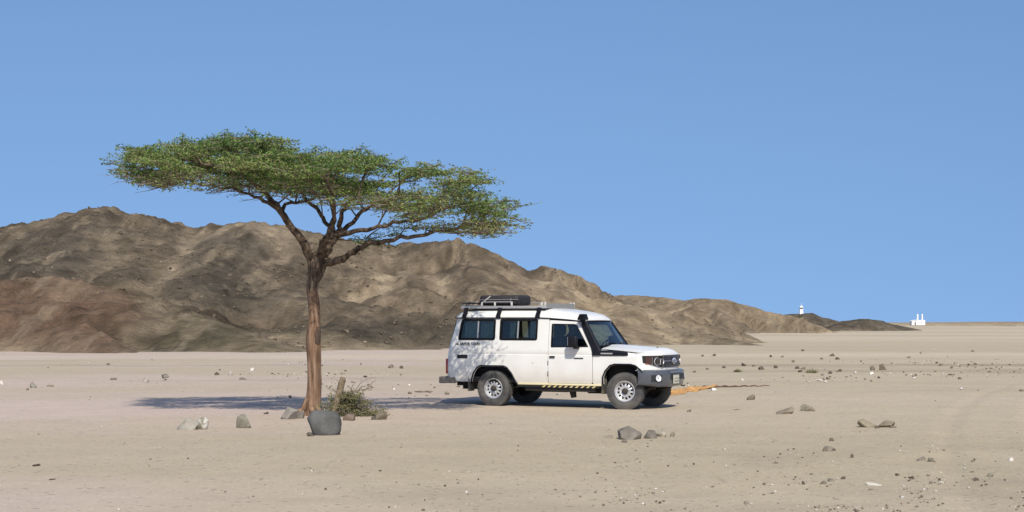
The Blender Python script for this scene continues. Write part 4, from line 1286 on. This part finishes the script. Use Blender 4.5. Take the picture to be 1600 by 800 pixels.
# --- roof rack
M_post = mat('pale_post', (.52, .52, .5), .5)
rk = MB()
for s in (-1, 1):
    rk.add(box(-.84, 1.18, s*.70 - .018, s*.70 + .018, 2.045, 2.100, .006))
rk.add(box(-.84, -.805, -.682, .682, 2.05, 2.098, .006)); rk.add(box(1.145, 1.18, -.682, .682, 2.05, 2.098, .005))
rack = rk.build('roof_rack', M_alu, car, 40)
for x in (-.6, -.35, -.1, .15, .4, .65, .9):
    build(box(x - .02, x + .02, -.68, .68, 2.066, 2.086, .004), 'rack_slat', M_alu, rack)
for s in (-1, 1):
    for x in (-.70, .11, 1.03):
        lg = MB()
        ya, yb = s * .815, s * .725
        lg.add(slab([[(x - .055, ya, 1.832), (x + .055, ya, 1.832)], [(x - .05, ya, 1.89), (x + .05, ya, 1.89)], [(x - .045, yb, 2.02), (x + .045, yb, 2.02)], [(x - .05, yb, 2.062), (x + .05, yb, 2.062)]], (0, -s * .022, 0)))
        build((lg.v, lg.f) if s < 0 else flip((lg.v, lg.f)), 'rack_leg', M_trim, rack, 40)
    for x in (-.33, -.02, .38, 1.09, 1.16):
        build(box(x - .018, x + .018, s*.70 - .012, s*.70 + .012, 2.1005, 2.180, .004), 'rack_post', M_post, rack, 40)
    build(tube([(-.33, s*.70, 2.185), (.40, s*.70, 2.185)], .011, 6), 'rack_rail', M_alu, rack, 60)
build(box(1.182, 1.192, -.66, .66, 2.045, 2.150), 'wind_deflector', mat('grey_mesh_deflector', (.26, .255, .24), .6, metal=.3, var=.2, scale=40), rack)
for k in range(13):
    build(box(-.80, 1.14, -.62 + k * .1, -.60 + k * .1, 2.088, 2.096), 'rack_bar', M_trim, rack)
build(box(-.80, 1.14, -.67, .67, 2.040, 2.050), 'rack_tray', M_trim, rack)

def on_car(x, y, z):
    return car.matrix_basis @ Vector((x, y, z))
# --- load on the rack
lg_ = empty('luggage_bag', on_car(0.0, -.28, 2.098), -TH)
tag(lg_, 'black soft luggage bag with pale strap lying on the roof rack', 'bag')
bm_ = MB()
v, f = box(-.46, .47, -.30, .32, .012, .235, .07, 4)
rb = random.Random(9)
v = [(p[0] + .012 * math.sin(p[1] * 9), p[1], p[2] + (.018 * math.sin(p[0] * 7 + 1) * math.cos(p[1] * 6) if p[2] > .12 else 0)) for p in v]
bm_.add((v, f)); bg_ = bm_.build('bag_body', M_bag, lg_, 60)
build(tube([(-.46, -.31, .135), (.47, -.31, .135)], .012, 6), 'zip_seam', mat('seam_grey', (.15, .14, .15), .6), bg_, 60)
mst = mat('pale_strap', (.45, .43, .40), .7)
build(tube([(-.42, -.315, .02), (-.36, -.318, .08), (-.27, -.318, .15), (-.20, -.28, .208), (-.18, -.2, .225), (-.16, .1, .228)], .012, 5), 'strap', mst, lg_, 60)
build(tube([(.30, -.318, .03), (.30, -.318, .14), (.30, -.25, .222), (.30, .2, .224)], .008, 5), 'strap', bpy.data.materials['seam_grey'], lg_, 60)
M_plank = mat('weathered_plank', (.30, .255, .20), .85, var=.35, scale=11)
M_plank2 = mat('dark_plank', (.03, .025, .02), .85, var=.35, scale=11)
for (x, y, z, l, w, h, m_, lab) in ((-.67, -.50, 2.100, .38, .30, .040, M_plank, 'lower pale plank on the tail end of the roof rack'),
                                  (-.65, -.50, 2.141, .36, .28, .030, M_plank2, 'dark middle plank on the tail end of the roof rack'),
                                  (-.66, -.47, 2.172, .34, .26, .030, M_plank, 'topmost plank of the stack at the tail end of the roof rack')):
    o = build(box(-l/2, l/2, -w/2, w/2, 0, h, .004), 'plank', m_, None, 40)
    o.location = on_car(x, y, z); o.rotation_euler = (0, 0, -TH + rb.uniform(-.05, .05))
    tag(o, lab, 'plank', 'planks on the roof rack')

# --- the dark figure on the near front seat
def seated_person():
    pts = [  # local car coordinates, radius
        ((1.60, -.38, .98), .15), ((1.58, -.38, 1.14), .135), ((1.575, -.38, 1.32), .145), ((1.585, -.38, 1.44), .115), ((1.615, -.38, 1.525), .055), ((1.635, -.38, 1.60), .082), ((1.645, -.38, 1.67), .088), ((1.64, -.38, 1.735), .062),   # 0-7 spine, neck, head
        ((1.71, -.38, 1.585), .045), ((1.742, -.38, 1.64), .016),                                                                       # 8 jaw, 9 nose
        ((1.58, -.55, 1.43), .068), ((1.66, -.61, 1.20), .050), ((1.86, -.50, 1.10), .036), ((1.93, -.47, 1.09), .030),                  # 10-13 near arm
        ((1.58, -.21, 1.43), .068), ((1.66, -.15, 1.20), .050), ((1.86, -.26, 1.10), .036), ((1.93, -.29, 1.09), .030),                  # 14-17 far arm
        ((1.66, -.49, .96), .095), ((2.02, -.51, .99), .070), ((2.14, -.51, .70), .048), ((2.24, -.51, .65), .040),                      # 18-21 near leg
        ((1.66, -.27, .96), .095), ((2.02, -.25, .99), .070), ((2.14, -.25, .70), .048), ((2.24, -.25, .65), .040)]                      # 22-25 far leg
    ed = [(0,1),(1,2),(2,3),(3,4),(4,5),(5,6),(6,7),(5,8),(6,9),(3,10),(10,11),(11,12),(12,13),(3,14),(14,15),(15,16),(16,17),(0,18),(18,19),(19,20),(20,21),(0,22),(22,23),(23,24),(24,25)]
    for w, s_ in ((13, 1), (17, -1)):            # five fingers and thumb side
        c = Vector(pts[w][0])
        for k, (dy, ln_) in enumerate(((-.034, .055), (-.014, .075), (.006, .08), (.024, .07), (.036 * s_, .04))):
            a_ = c + Vector((.035, dy, -.006)); b_ = a_ + Vector((ln_ * .6, dy * .15, -.012)); e_ = b_ + Vector((ln_ * .35, 0, -.022))
            i = len(pts)
            pts += [(tuple(a_), .0095), (tuple(b_), .009), (tuple(e_), .008)]
            ed += [(w, i), (i, i + 1), (i + 1, i + 2)]
    me = bpy.data.meshes.new('person_cage')
    me.from_pydata([p[0] for p in pts], ed, [])
    o = bpy.data.objects.new('person_cage', me); COL.objects.link(o)
    m = o.modifiers.new('skin', 'SKIN'); m.use_smooth_shade = True
    for sv, (_, r) in zip(me.skin_vertices[0].data, pts): sv.radius = (r, r)
    me.skin_vertices[0].data[0].use_root = True
    sb = o.modifiers.new('sub', 'SUBSURF'); sb.levels = 2; sb.render_levels = 2
    bpy.context.view_layer.update()
    res = bpy.data.meshes.new_from_object(o.evaluated_get(bpy.context.evaluated_depsgraph_get()))
    bpy.data.objects.remove(o)
    return res
pm = seated_person()
base = Vector((1.60, -.38, .88))
for v in pm.vertices: v.co -= base
pm.materials.clear()
pm.materials.append(mat('black_clothing', (.012, .012, .014), .9)); pm.materials.append(mat('brown_skin', (.13, .075, .05), .6))
for f in pm.polygons:
    c = f.center + base
    f.material_index = 1 if c.z > 1.515 or (c.x > 1.90 and .95 < c.z < 1.2 and abs(c.y + .38) < .25 and c.z > 1.03) else 0
    f.use_smooth = True
per = bpy.data.objects.new('person', pm); COL.objects.link(per)
per.location = on_car(*base); per.rotation_euler = (0, 0, -TH)
tag(per, 'person in black clothing sitting on the near front seat of the vehicle', 'person')
hv = []
for v_ in np.linspace(0, 1, 7):
    hv.append([])
    for k in range(17):
        a = 2 * math.pi * k / 16
        el = -.25 + v_ * (math.pi / 2 + .25)
        r_ = .103
        if math.cos(a) > .45 and el < .45: r_ = .080
        hv[-1].append((r_ * math.cos(el) * math.cos(a) + .035, r_ * .92 * math.cos(el) * math.sin(a), .80 + r_ * 1.0 * math.sin(el)))
build(grid(hv), 'hair', mat('black_hair', (.008, .007, .007), .7), per, 180)

# ------------------------------------------------------------------ stones one can point at
G_GREY = (0.150, 0.155, 0.158); G_TAN = (0.235, 0.20, 0.155); G_PALE = (0.33, 0.30, 0.255); G_BRN = (0.165, 0.135, 0.10); G_WHT = (0.62, 0.58, 0.52); G_OLI = (0.21, 0.195, 0.15); G_DK = (0.105, 0.086, 0.066)
rs = random.Random(77)
rock_seed = [0]
def stone(px, py, w, h, col, label, group=None, cuts=13, patches=None, lo=0.45, name='stone'):
    """a stone whose foot stands at photo pixel (px,py), w x h pixels large"""
    p = onground(px, py); d = p.y
    W = w / F * d / 2; Hh = h / F * d
    D = W * rs.uniform(0.75, 1.0)
    rock_seed[0] += 1
    rnd = random.Random(rock_seed[0] * 13 + 5)
    V, Fc = rock_shape(rnd, 4 if w > 25 else 3 if w > 9 else 2, cuts, 1.0, 0.03, lo, 0.84 if lo < .7 else 1.05, block=2.5 if name == 'boulder' else 0)
    V[:, 0] += rnd.uniform(-.35, .35) * V[:, 2] * (name != 'boulder')
    a_ = rnd.uniform(-.35, .35) * (.25 if name == 'boulder' else 1); V = np.stack([V[:, 0]*math.cos(a_) - V[:, 2]*math.sin(a_), V[:, 1], V[:, 0]*math.sin(a_) + V[:, 2]*math.cos(a_)], 1)
    V = V / np.abs(V).max(0)
    cb = -0.72 if name == 'boulder' else -0.30
    V[:, 2] = np.where(V[:, 2] < cb, cb + (V[:, 2] - cb) * 0.2, V[:, 2])
    z0 = V[:, 2].min() + 0.12; zs = Hh / (V[:, 2].max() - z0)
    P = np.stack([V[:, 0] * W, V[:, 1] * D, (V[:, 2] - z0) * zs], 1)
    me = np_mesh(name, P, Fc)
    c = np.repeat(np.array(col)[None], len(P), 0)
    nz = vnoise(P[:, 0] / W * 2.2 + px, P[:, 2] / W * 2.2, 3)[:, None]
    c = c * (1 + 0.15 * nz)
    if patches is not None:
        m = np.clip(vnoise(P[:, 0] / W * 3 + 5, P[:, 2] / W * 4 + px, 8) * 4 - 0.6, 0, 1)[:, None]
        c = c * (1 - m) + np.array(patches) * m
    set_tone(me, c)
    y = d + D * 0.8
    o = link_mesh(name, me, M_rock, None, (p.x * y / d, y, gz(p.x, y) - 0.004), smooth=24 if lo < .7 else 60)
    tag(o, label, 'stone', group)
    return o

stone(506, 680, 55, 40, (0.108, 0.108, 0.102), 'large rounded blue-grey boulder at the foot of the acacia trunk', cuts=9, lo=0.72, name='boulder')
stone(485, 682, 12, 7, G_DK, 'small dark stone wedged under the left edge of the blue-grey boulder')
stone(294, 671, 34, 20, (0.27, 0.25, 0.205), 'pale low stone touching a white-flecked stone left of the acacia', cuts=8)
stone(317, 670, 24, 20, G_OLI, 'white-flecked angular stone left of the acacia', patches=(.48, .45, .40))
stone(381, 667, 24, 23, (0.24, 0.225, 0.175), 'upright wedge-shaped olive-grey stone standing alone left of the acacia', cuts=7)
stone(450, 655, 32, 19, (0.22, 0.20, 0.17), 'grey stone lying just left of the acacia trunk')
stone(470, 653, 16, 13, (0.16, 0.14, 0.115), 'brown stone pressed against the left side of the acacia trunk')
stone(416, 646, 9, 4, G_DK, 'tiny dark stone by the edge of the tree shadow')
stone(595, 656, 21, 13, (0.15, 0.125, 0.09), 'dark angular stone right of the brush heap')
stone(584, 656, 8, 7, G_DK, 'small dark pebble between brush heap and dark angular stone')
stone(545, 657, 20, 11, (0.17, 0.13, 0.10), 'brown stone half hidden under the brush heap')
stone(983, 689, 40, 21, (0.185, 0.165, 0.135), 'largest brown stone of the cluster below the vehicle nose')
stone(1018, 687, 28, 14, (0.15, 0.135, 0.115), 'dark middle stone of the cluster below the vehicle nose')
stone(1035, 683, 20, 13, (0.34, 0.30, 0.235), 'pale stone in the cluster below the vehicle nose')
stone(1050, 683, 10, 8, (0.20, 0.175, 0.13), 'small tan stone at the right end of the cluster below the vehicle nose')
stone(976, 694, 11, 4, (0.17, 0.145, 0.115), 'flat chip in front of the cluster below the vehicle nose')
stone(950, 686, 16, 4, (0.24, 0.21, 0.165), 'thin flat stone left of the cluster below the vehicle nose')
stone(1174, 626, 15, 9, (0.18, 0.155, 0.115), 'small pointed brown stone near the end of the dark rope')
stone(1228, 649, 32, 11, (0.225, 0.19, 0.14), 'low brown stone, left one of the pair right of the vehicle')
stone(1264, 645, 26, 11, (0.225, 0.195, 0.145), 'low wedge stone, right one of the pair right of the vehicle')
stone(1353, 669, 32, 13, (0.235, 0.20, 0.14), 'broad tan stone, left one of the farther-right pair')
stone(1386, 670, 30, 11, (0.20, 0.17, 0.115), 'split tan stone, right one of the farther-right pair')
stone(1371, 671, 9, 5, G_DK, 'small dark stone between the two farther-right tan stones')
stone(1395, 671, 12, 4, G_BRN, 'flat chip under the right edge of the split tan stone')
stone(1300, 691, 10, 6, G_BRN, 'small brown stone directly above the dome-shaped stone, lower right')
stone(1292, 707, 19, 9, (0.215, 0.185, 0.145), 'dome-shaped brown stone with a pebble beside it, lower right')
stone(1303, 706, 6, 4, G_DK, 'tiny pebble touching the dome-shaped brown stone')
stone(1331, 716, 6, 7, G_DK, 'small dark upright pebble right of the dome-shaped stone')
stone(1440, 719, 18, 7, (0.20, 0.175, 0.14), 'low dark stone, left one of the lower-right pair')
stone(1457, 721, 14, 7, (0.19, 0.165, 0.13), 'low dark stone, right one of the lower-right pair')
stone(1286, 757, 12, 6, (0.15, 0.13, 0.10), 'dark wedge stone beside a crescent-shaped one near the lower edge')
stone(1298, 753, 13, 5, (0.19, 0.165, 0.13), 'crescent-shaped stone near the lower edge')
stone(1317, 749, 9, 5, G_DK, 'dark pointed pebble right of the crescent-shaped stone')
stone(1365, 759, 26, 5, (0.52, 0.48, 0.41), 'long white flat slab near the lower edge')
stone(1360, 766, 11, 3, G_BRN, 'thin dark chip just below the long white slab')
stone(1402, 743, 9, 4, G_DK, 'dark flat pebble upper left of the lower-right scatter')
stone(1425, 748, 7, 5, G_DK, 'dark pointed pebble in the middle of the lower-right scatter')
stone(1468, 751, 6, 5, G_DK, 'dark cone-shaped pebble, right of the lower-right scatter')
stone(1526, 750, 10, 5, G_DK, 'dark stone with greenish neighbour at lower far right')
stone(1547, 743, 11, 6, G_OLI, 'greenish stone at lower far right')
stone(1580, 718, 9, 6, G_WHT, 'white pebble near the right edge of the picture')
stone(1255, 757, 7, 6, G_DK, 'dark pebble left of the dark wedge stone near the lower edge')
stone(1380, 578, 14, 10, (0.185, 0.15, 0.105), 'squat brown stone, right one of the pair on the plain beyond the vehicle')
stone(1363, 578, 9, 7, (0.15, 0.125, 0.09), 'small dark stone, left one of the pair on the plain beyond the vehicle')
stone(1361, 585, 8, 5, G_WHT, 'white stone just below the pair on the plain')
stone(51, 606, 14, 10, (0.22, 0.20, 0.165), 'rounded grey stone on the far-left plain')
stone(43, 609, 6, 4, G_BRN, 'small brown stone beside the rounded grey stone, far left')
stone(80, 604, 13, 3, G_TAN, 'flat stone right of the rounded grey stone, far left')
stone(3, 601, 7, 7, G_WHT, 'white stone at the left edge of the picture')
stone(258, 590, 14, 6, (0.185, 0.165, 0.13), 'low brown stone on the plain above the left tip of the tree shadow')
stone(228, 599, 11, 6, G_PALE, 'pale stone left of the low brown stone above the tree shadow')
stone(176, 594, 13, 4, G_TAN, 'flat tan stone on the left plain')
stone(380, 594, 13, 4, (0.17, 0.15, 0.12), 'flat dark stone left of the trunk on the plain')
stone(339, 586, 8, 5, G_DK, 'small dark stone on the plain well left of the trunk')
stone(359, 587, 10, 8, G_PALE, 'pale grey stone on the plain left of the trunk')
stone(394, 579, 7, 5, G_WHT, 'white stone on the plain left of the trunk')
stone(611, 576, 9, 6, G_BRN, 'brown stone on the plain between trunk and vehicle, left one')
stone(627, 577, 8, 5, G_DK, 'dark stone on the plain between trunk and vehicle, right one')
stone(698, 618, 9, 5, G_TAN, 'tan stone behind the vehicle tail by the stick')
stone(641, 617, 8, 4, G_BRN, 'brown stone left of the stick behind the vehicle tail')
stone(1115, 612, 10, 5, G_WHT, 'white stone beside the orange cloth')
stone(1077, 644, 8, 5, G_BRN, 'small brown stone in front of the vehicle nose')
stone(1297, 583, 7, 5, G_DK, 'dark stone at left of the mid-plain scatter by the dry tuft')
for i, (px, py, w, h, c) in enumerate([(1190,577,10,6,G_DK),(1163,572,9,5,G_DK),(1150,580,8,4,G_DK),(1212,575,7,5,G_DK),(1246,576,8,5,G_DK),(1255,577,9,4,G_BRN),(1251,581,9,4,G_DK),(1300,556,10,5,G_DK),(1309,562,8,4,G_DK),(1254,549,6,3,G_DK),(1205,558,6,4,G_DK),(1116,557,6,4,G_DK),(1098,558,5,3,G_DK),(1131,575,7,4,G_DK),(1312,580,7,4,G_DK),(1294,592,7,4,G_DK),(1160,594,5,4,G_WHT),(1239,567,6,4,G_BRN),
        (1222,559,5,3,G_BRN),(1284,562,7,3,G_BRN),(1470,572,7,4,G_BRN),(1487,575,8,4,G_BRN),(1524,570,7,3,G_BRN),(1500,592,7,4,G_BRN),(1546,582,6,3,G_BRN),(1420,560,6,3,G_BRN),(1520,550,6,3,G_BRN),(1105,577,6,3,G_BRN),(1085,581,6,3,G_BRN),(1178,573,6,4,G_BRN)]):
    stone(px, py, w, h, c, 'small stone in the scatter on the plain beyond the vehicle nose', 'scattered stones on the plain beyond the vehicle')

# ------------------------------------------------------------------ loose pebbles and gravel
rg = np.random.default_rng(31)
pos, size, cols = [], [], []
def peb(px, py, s):
    p = onground(px, py)
    pos.append((p.x, p.y, gz(p.x, p.y))); size.append(s)
    t = rg.random()
    cols.append(np.array(G_DK) * rg.uniform(0.8, 1.7) if t < .42 else np.array(G_TAN) * rg.uniform(0.7, 1.2) if t < .8 else np.array(G_WHT) * rg.uniform(0.75, 1.05))
PX, PY = [], []
while len(PX) < 1700:                            # foreground, thickening to the lower right
    px = rg.uniform(-40, 1640); py = rg.uniform(660, 830)
    f_ = 0.05 + 0.95 * np.clip((px - 500) / 1000, 0, 1) ** 1.5 * np.clip((py - 650) / 130, 0, 1) ** 1.3
    f_ *= np.clip(0.35 + 1.6 * float(vnoise(px / 90, py / 25, 6)), 0.05, 1.3)
    if rg.random() > f_: continue
    PX.append(px); PY.append(py)
for a, b in zip(PX, PY):
    peb(a, b, 0.004 + 0.019 * rg.random() ** 4)
while len(PX) < 1700 + 700:                      # middle distance streaks
    px = rg.uniform(-40, 1640); py = 540 + 110 * rg.random() ** 1.0
    f_ = np.clip(0.1 + 1.7 * float(vnoise(px / 130, py / 9, 16)), 0.02, 1) * np.exp(-((py - 575) / 26) ** 2)
    if px < 420 : f_ *= 0.35
    if rg.random() > f_: continue
    PX.append(px); PY.append(py)
for a, b in zip(PX[1700:], PY[1700:]):
    peb(a, b, 0.018 + 0.055 * rg.random() ** 3)
scatter('pebbles', 'small pebbles and gravel scattered over the sand', pos, size, cols, 6, M_rock, sub=1, bury=0.15)

# ------------------------------------------------------------------ dead wood round the trunk
M_dry = mat('dry_grey_wood', (0.185, 0.142, 0.088), 0.9, var=0.35, scale=14, bump=0.5, bscale=40)
BD = 28.6
def bp(px, py, dy=0.0): return at(px, py, BD + dy)
st0 = bp(517, 652); st0.z = gz(st0.x, st0.y)
stump = empty('tree_stump', st0)
tag(stump, 'pale cut stump leaning beside the acacia trunk', 'stump')
sk_ = [(515,656,7.5),(519,646,6.8),(524,634,6.0),(529,618,5.2),(532,606,4.8),(534,597,4.8)]
build(tube([bp(a, b) - st0 for a, b, c in sk_], [c * BD / F for a, b, c in sk_], 10, wob=.12, rnd=rt), 'stem', M_dry, stump, 60)
build(tube([bp(533, 598) - st0, bp(536, 593) - st0, bp(540, 593) - st0], [4.5*BD/F, 5.2*BD/F, 3.0*BD/F], 8, wob=.2, rnd=rt), 'cut_head', M_cut, stump, 60)
db0 = bp(535, 640, .15); db0.z = gz(db0.x, db0.y)
dead = empty('dead_branch', db0)
tag(dead, 'bare forked dead branch reaching right from behind the stump', 'branch')
mbq = MB()
def twig(path, r0, r1):
    mbq.add(tube([bp(a, b, c) - db0 for a, b, c in path], [r0 + (r1 - r0) * i / (len(path) - 1) for i in range(len(path))], 5, cap=False))
main = [(524,650,.15),(532,632,.15),(539,618,.15),(548,611,.18),(560,610,.2),(572,608,.22),(582,606,.2)]
twig(main, .017, .005)
tg = build((mbq.v, mbq.f), 'main_stem', M_twig, dead, 60); mbq = MB()
for path in ([(548,611,.18),(551,602,.15),(556,596,.1)], [(556,610,.2),(562,600,.25),(570,594,.3),(580,590,.3),(588,591,.3)], [(570,609,.2),(578,603,.2),(582,597,.15),(588,594,.1)], [(560,610,.2),(565,604,.1),(575,603,.05),(586,606,0)], [(539,618,.15),(545,622,.0),(556,624,-.1)], [(543,603,.1),(547,606,.15),(550,610,.18)]):
    twig(path, .009, .003)
    build((mbq.v, mbq.f), 'side_twig', M_twig, dead, 60); mbq = MB()
# heap of dry leafy brush
hp0 = bp(550, 652, .1); hp0.z = gz(hp0.x, hp0.y)
heap = empty('brush_heap', hp0)
tag(heap, 'low heap of dry olive-brown brushwood behind the blue-grey boulder', 'brushwood')
M_dryleaf = leaf_mat('dry_brush_leaf', (0.085, 0.098, 0.040), (0.185, 0.185, 0.078), (0.32, 0.28, 0.145))
tw, lv, lt = MB(), [], []
for k in range(170):
    x = rn.normal(-.05, .20); y = rn.uniform(-.18, .28); hmax = max(.06, .50 * math.exp(-((x + .1) / .26) ** 2))
    z = rn.uniform(0, hmax); a = rn.uniform(-.6, .6) + (0 if rn.random() < .6 else math.pi); l = rn.uniform(.12, .36)
    d = np.array([math.cos(a), math.sin(a), rn.normal(.08, .25)])
    s = np.array([x, y, z]); e = s + d * l
    e[2] = max(e[2], .01)
    tw.add(tube([tuple(s), tuple((s + e) / 2 + rn.normal(0, .015, 3)), tuple(e)], [.006, .005, .003], 4, cap=False))
    for q in range(30):
        c = s + (e - s) * rn.uniform(.1, 1.05) + rn.normal(0, .025, 3); c[2] = max(c[2], .008)
        u = rn.normal(0, 1, 3); u /= np.linalg.norm(u); w = np.cross(u, rn.normal(0, 1, 3)); w /= np.linalg.norm(w) + 1e-6
        L2 = rn.uniform(.012, .026)
        lv += [c - u * L2, c + w * L2 * .5, c + u * L2, c - w * L2 * .5]; lt += [float(np.clip(.5 + rn.normal(0, .25), 0, 1))] * 4
tag(tw.build('dry_twigs', M_twig, heap), kind='stuff')
me = np_mesh('dry_leaves', np.array(lv), np.arange(len(lv)).reshape(-1, 4))
a = me.attributes.new('tint', 'FLOAT', 'POINT'); a.data.foreach_set('value', np.array(lt, np.float32))
tag(link_mesh('dry_leaves', me, M_dryleaf, heap), kind='stuff')

def stick(px0, py0, px1, py1, r, label, m_):
    a_, b_ = onground(px0, py0), onground(px1, py1)
    a_.z = gz(a_.x, a_.y) + r * .6; b_.z = gz(b_.x, b_.y) + r * .7
    pts = [a_.lerp(b_, t) + Vector((0, 0, rt.uniform(-.3, .5) * r)) for t in np.linspace(0, 1, 7)]
    o0 = Vector((a_.x, a_.y, 0))
    o = build(tube([p - o0 for p in pts], [r * k for k in (.6, .9, 1, 1, .95, .8, .4)], 7, wob=.15, rnd=rt), 'stick', m_, None, 60)
    o.location = o0
    tag(o, label, 'stick')
stick(648, 614.5, 676, 613.6, .022, 'thin dead stick on the sand behind the vehicle tail', M_twig)
stick(51, 729.5, 63, 728.3, .013, 'short dark stick on bare sand at the lower left', M_knot)
stick(77, 752, 87, 750.5, .009, 'tiny dark twig below the short stick at the lower left', M_knot)
stick(1146, 642, 1156, 641.6, .010, 'short twig on the sand left of the low stone pair', M_twig)

# dry grass tufts of the plain
for (px, py, s, lab) in ((1268, 582, .22, 'olive dry grass tuft among the stones beyond the vehicle nose'), (1153, 580, .15, 'small dry grass tuft beyond the vehicle bumper')):
    p0 = onground(px, py); p0.z = gz(p0.x, p0.y)
    gv = []
    for k in range(160):
        a = rn.uniform(0, 6.28); l = rn.uniform(.3, 1) * s; w = .006
        b0 = np.array([rn.normal(0, s * .45), rn.normal(0, s * .3), 0]); t1 = b0 + np.array([math.cos(a) * l * .6, math.sin(a) * l * .6, l * rn.uniform(.4, 1)])
        q = np.array([-math.sin(a), math.cos(a), 0]) * w
        gv += [b0 - q, b0 + q, t1 + q * .3, t1 - q * .3]
    me = np_mesh('grass_tuft', np.array(gv), np.arange(len(gv)).reshape(-1, 4))
    a = me.attributes.new('tint', 'FLOAT', 'POINT'); a.data.foreach_set('value', rn.uniform(.1, 1, len(gv)).astype(np.float32))
    tag(link_mesh('grass_tuft', me, M_dryleaf, None, p0), lab, 'grass')

# ------------------------------------------------------------------ orange cloth and dark rope
M_orange = mat('orange_cloth', (0.52, 0.275, 0.085), 0.9, var=0.35, scale=3.5)
c0 = onground(1078, 611)
rows = []
for i in range(60):                              # a ragged strip running away from the bumper
    u = i / 59
    pxc = 1046 + 74 * u; pyc = 616.3 - 11.0 * u ** .8 + .6 * math.sin(u * 9)
    hw = (2.6 + 2.2 * math.sin(u * 3.0) + 1.3 * float(vnoise(u * 7, 3, 5))) * (1 - u ** 4)
    r = []
    for j in range(22):
        v = j / 21 * 2 - 1
        q = onground(pxc + 3.5 * float(vnoise(u * 9, v * 3, 66)) * abs(v), pyc + v * max(.3, hw))
        fold = max(0, 1 - abs(v) ** 3) * (.012 + .05 * max(0, float(vnoise(u * 4 + 2, v * 3.2, 61))) + .03 * float(vnoise(u * 14, v * 7, 62)) + .012)
        r.append((q.x - c0.x, q.y - c0.y, gz(q.x, q.y) + .006 + max(0, fold)))
    rows.append(r)
o = build(slab(rows, (0, 0, .003)), 'crumpled_cloth', M_orange, None, 180); o.location = (c0.x, c0.y, 0)
tag(o, 'crumpled orange cloth lying on the sand beyond the vehicle bumper', 'cloth')
rp0 = onground(1100, 606.5)
pts = []
for t in np.linspace(0, 1, 40):
    p = onground(1098 + 104 * t, 606.4 - 2.6 * t + .25 * math.sin(t * 17))
    pts.append(Vector((p.x - rp0.x, p.y - rp0.y, gz(p.x, p.y) + .02 + .012 * math.sin(t * 43))))
o = build(tube(pts, [.036 - .026 * t for t in np.linspace(0, 1, 40)], 8), 'rope', mat('dark_red_rope', (.13, .07, .05), .9, var=.5, scale=6), None, 60); o.location = (rp0.x, rp0.y, 0)
tag(o, 'dark reddish rope stretched along the sand right of the orange cloth', 'rope')

# ------------------------------------------------------------------ white buildings far away
M_wwash = mat('whitewash', (0.80, 0.80, 0.78), 0.8, var=.05, scale=.6)
M_open = mat('dark_opening', (0.03, 0.028, 0.026), 0.9)
bd = 840.0
b0 = at(1434, 509, bd); b0.z = gz(b0.x, b0.y)
bl = empty('white_building', b0)
tag(bl, 'small white building with two slim towers on the horizon', 'building')
k = bd / F
def X_(px): return (px - 1434) * k
def Z_(py): return (HOR - py) * k + CAMZ - b0.z
bw = MB(); bw.add(box(X_(1430.2), X_(1444), -2, 2.6, -.3, Z_(500.2))); bw.build('main_block', M_wwash, bl)
build(box(X_(1422.8), X_(1430.3), -2.6, 1.6, -.3, Z_(501.6)), 'side_block', M_wwash, bl)
rf = MB(); rf.add(([(X_(1422.2), -2.9, Z_(501.9)), (X_(1431), -2.9, Z_(500.4)), (X_(1431), 1.9, Z_(500.0)), (X_(1422.2), 1.9, Z_(501.4)), (X_(1422.2), -2.9, Z_(501.5)), (X_(1431), -2.9, Z_(500.0)), (X_(1431), 1.9, Z_(499.6)), (X_(1422.2), 1.9, Z_(501.0))], [(0, 3, 2, 1), (4, 5, 6, 7), (0, 1, 5, 4), (1, 2, 6, 5), (2, 3, 7, 6), (3, 0, 4, 7)]))
rf.build('roof', M_wwash, bl)
build(box(X_(1427.2), X_(1429.0), -2.66, -2.55, -.1, Z_(503)), 'door', M_open, bl)
for px in (1433.8, 1438.2):
    build(box(X_(px), X_(px + 1.2), -2.05, -1.95, Z_(504.6), Z_(503.2)), 'window', M_open, bl)
for px in (1433.4, 1440.6):
    w_ = 1.25 * k
    v, f = lathe_y([(w_, 0), (w_, 6.2), (w_ * 1.05, 6.3), (w_ * .95, 7.0), (w_ * .55, 7.4), (.01, 7.55)], 12)
    sc = (Z_(490.6) + .3) / 7.55
    build(([(p[0] + X_(px), -p[2] - .4, p[1] * sc - .3) for p in v], f), 'tower', M_wwash, bl, 40)
td = 320.0
t0 = at(1252, 490.5, td)
tw_ = empty('white_tower', t0)
tag(tw_, 'tiny white tower with dark band standing on the low dark hill', 'tower')
k = td / F
def sq(w0, w1, z0, z1):
    v = [(-w0, -w0, z0), (w0, -w0, z0), (w0, w0, z0), (-w0, w0, z0), (-w1, -w1, z1), (w1, -w1, z1), (w1, w1, z1), (-w1, w1, z1)]
    return v, [(0, 3, 2, 1), (4, 5, 6, 7), (0, 1, 5, 4), (1, 2, 6, 5), (2, 3, 7, 6), (3, 0, 4, 7)]
build(sq(3.0*k, 2.4*k, -.5, 6.2*k), 'shaft', M_wwash, tw_)
build(sq(2.7*k, 2.7*k, 6.2*k, 7.8*k), 'gallery', M_wwash, tw_)
build(sq(2.2*k, 2.2*k, 7.8*k, 10.0*k), 'dark_band', mat('blue_black_band', (.02, .025, .04), .5), tw_)
build(sq(2.7*k, 1.6*k, 10.0*k, 12.4*k), 'cap', M_wwash, tw_)
build(tube([(0, 0, 12.3*k), (0, 0, 16.5*k)], .3*k, 6), 'mast', M_wwash, tw_)
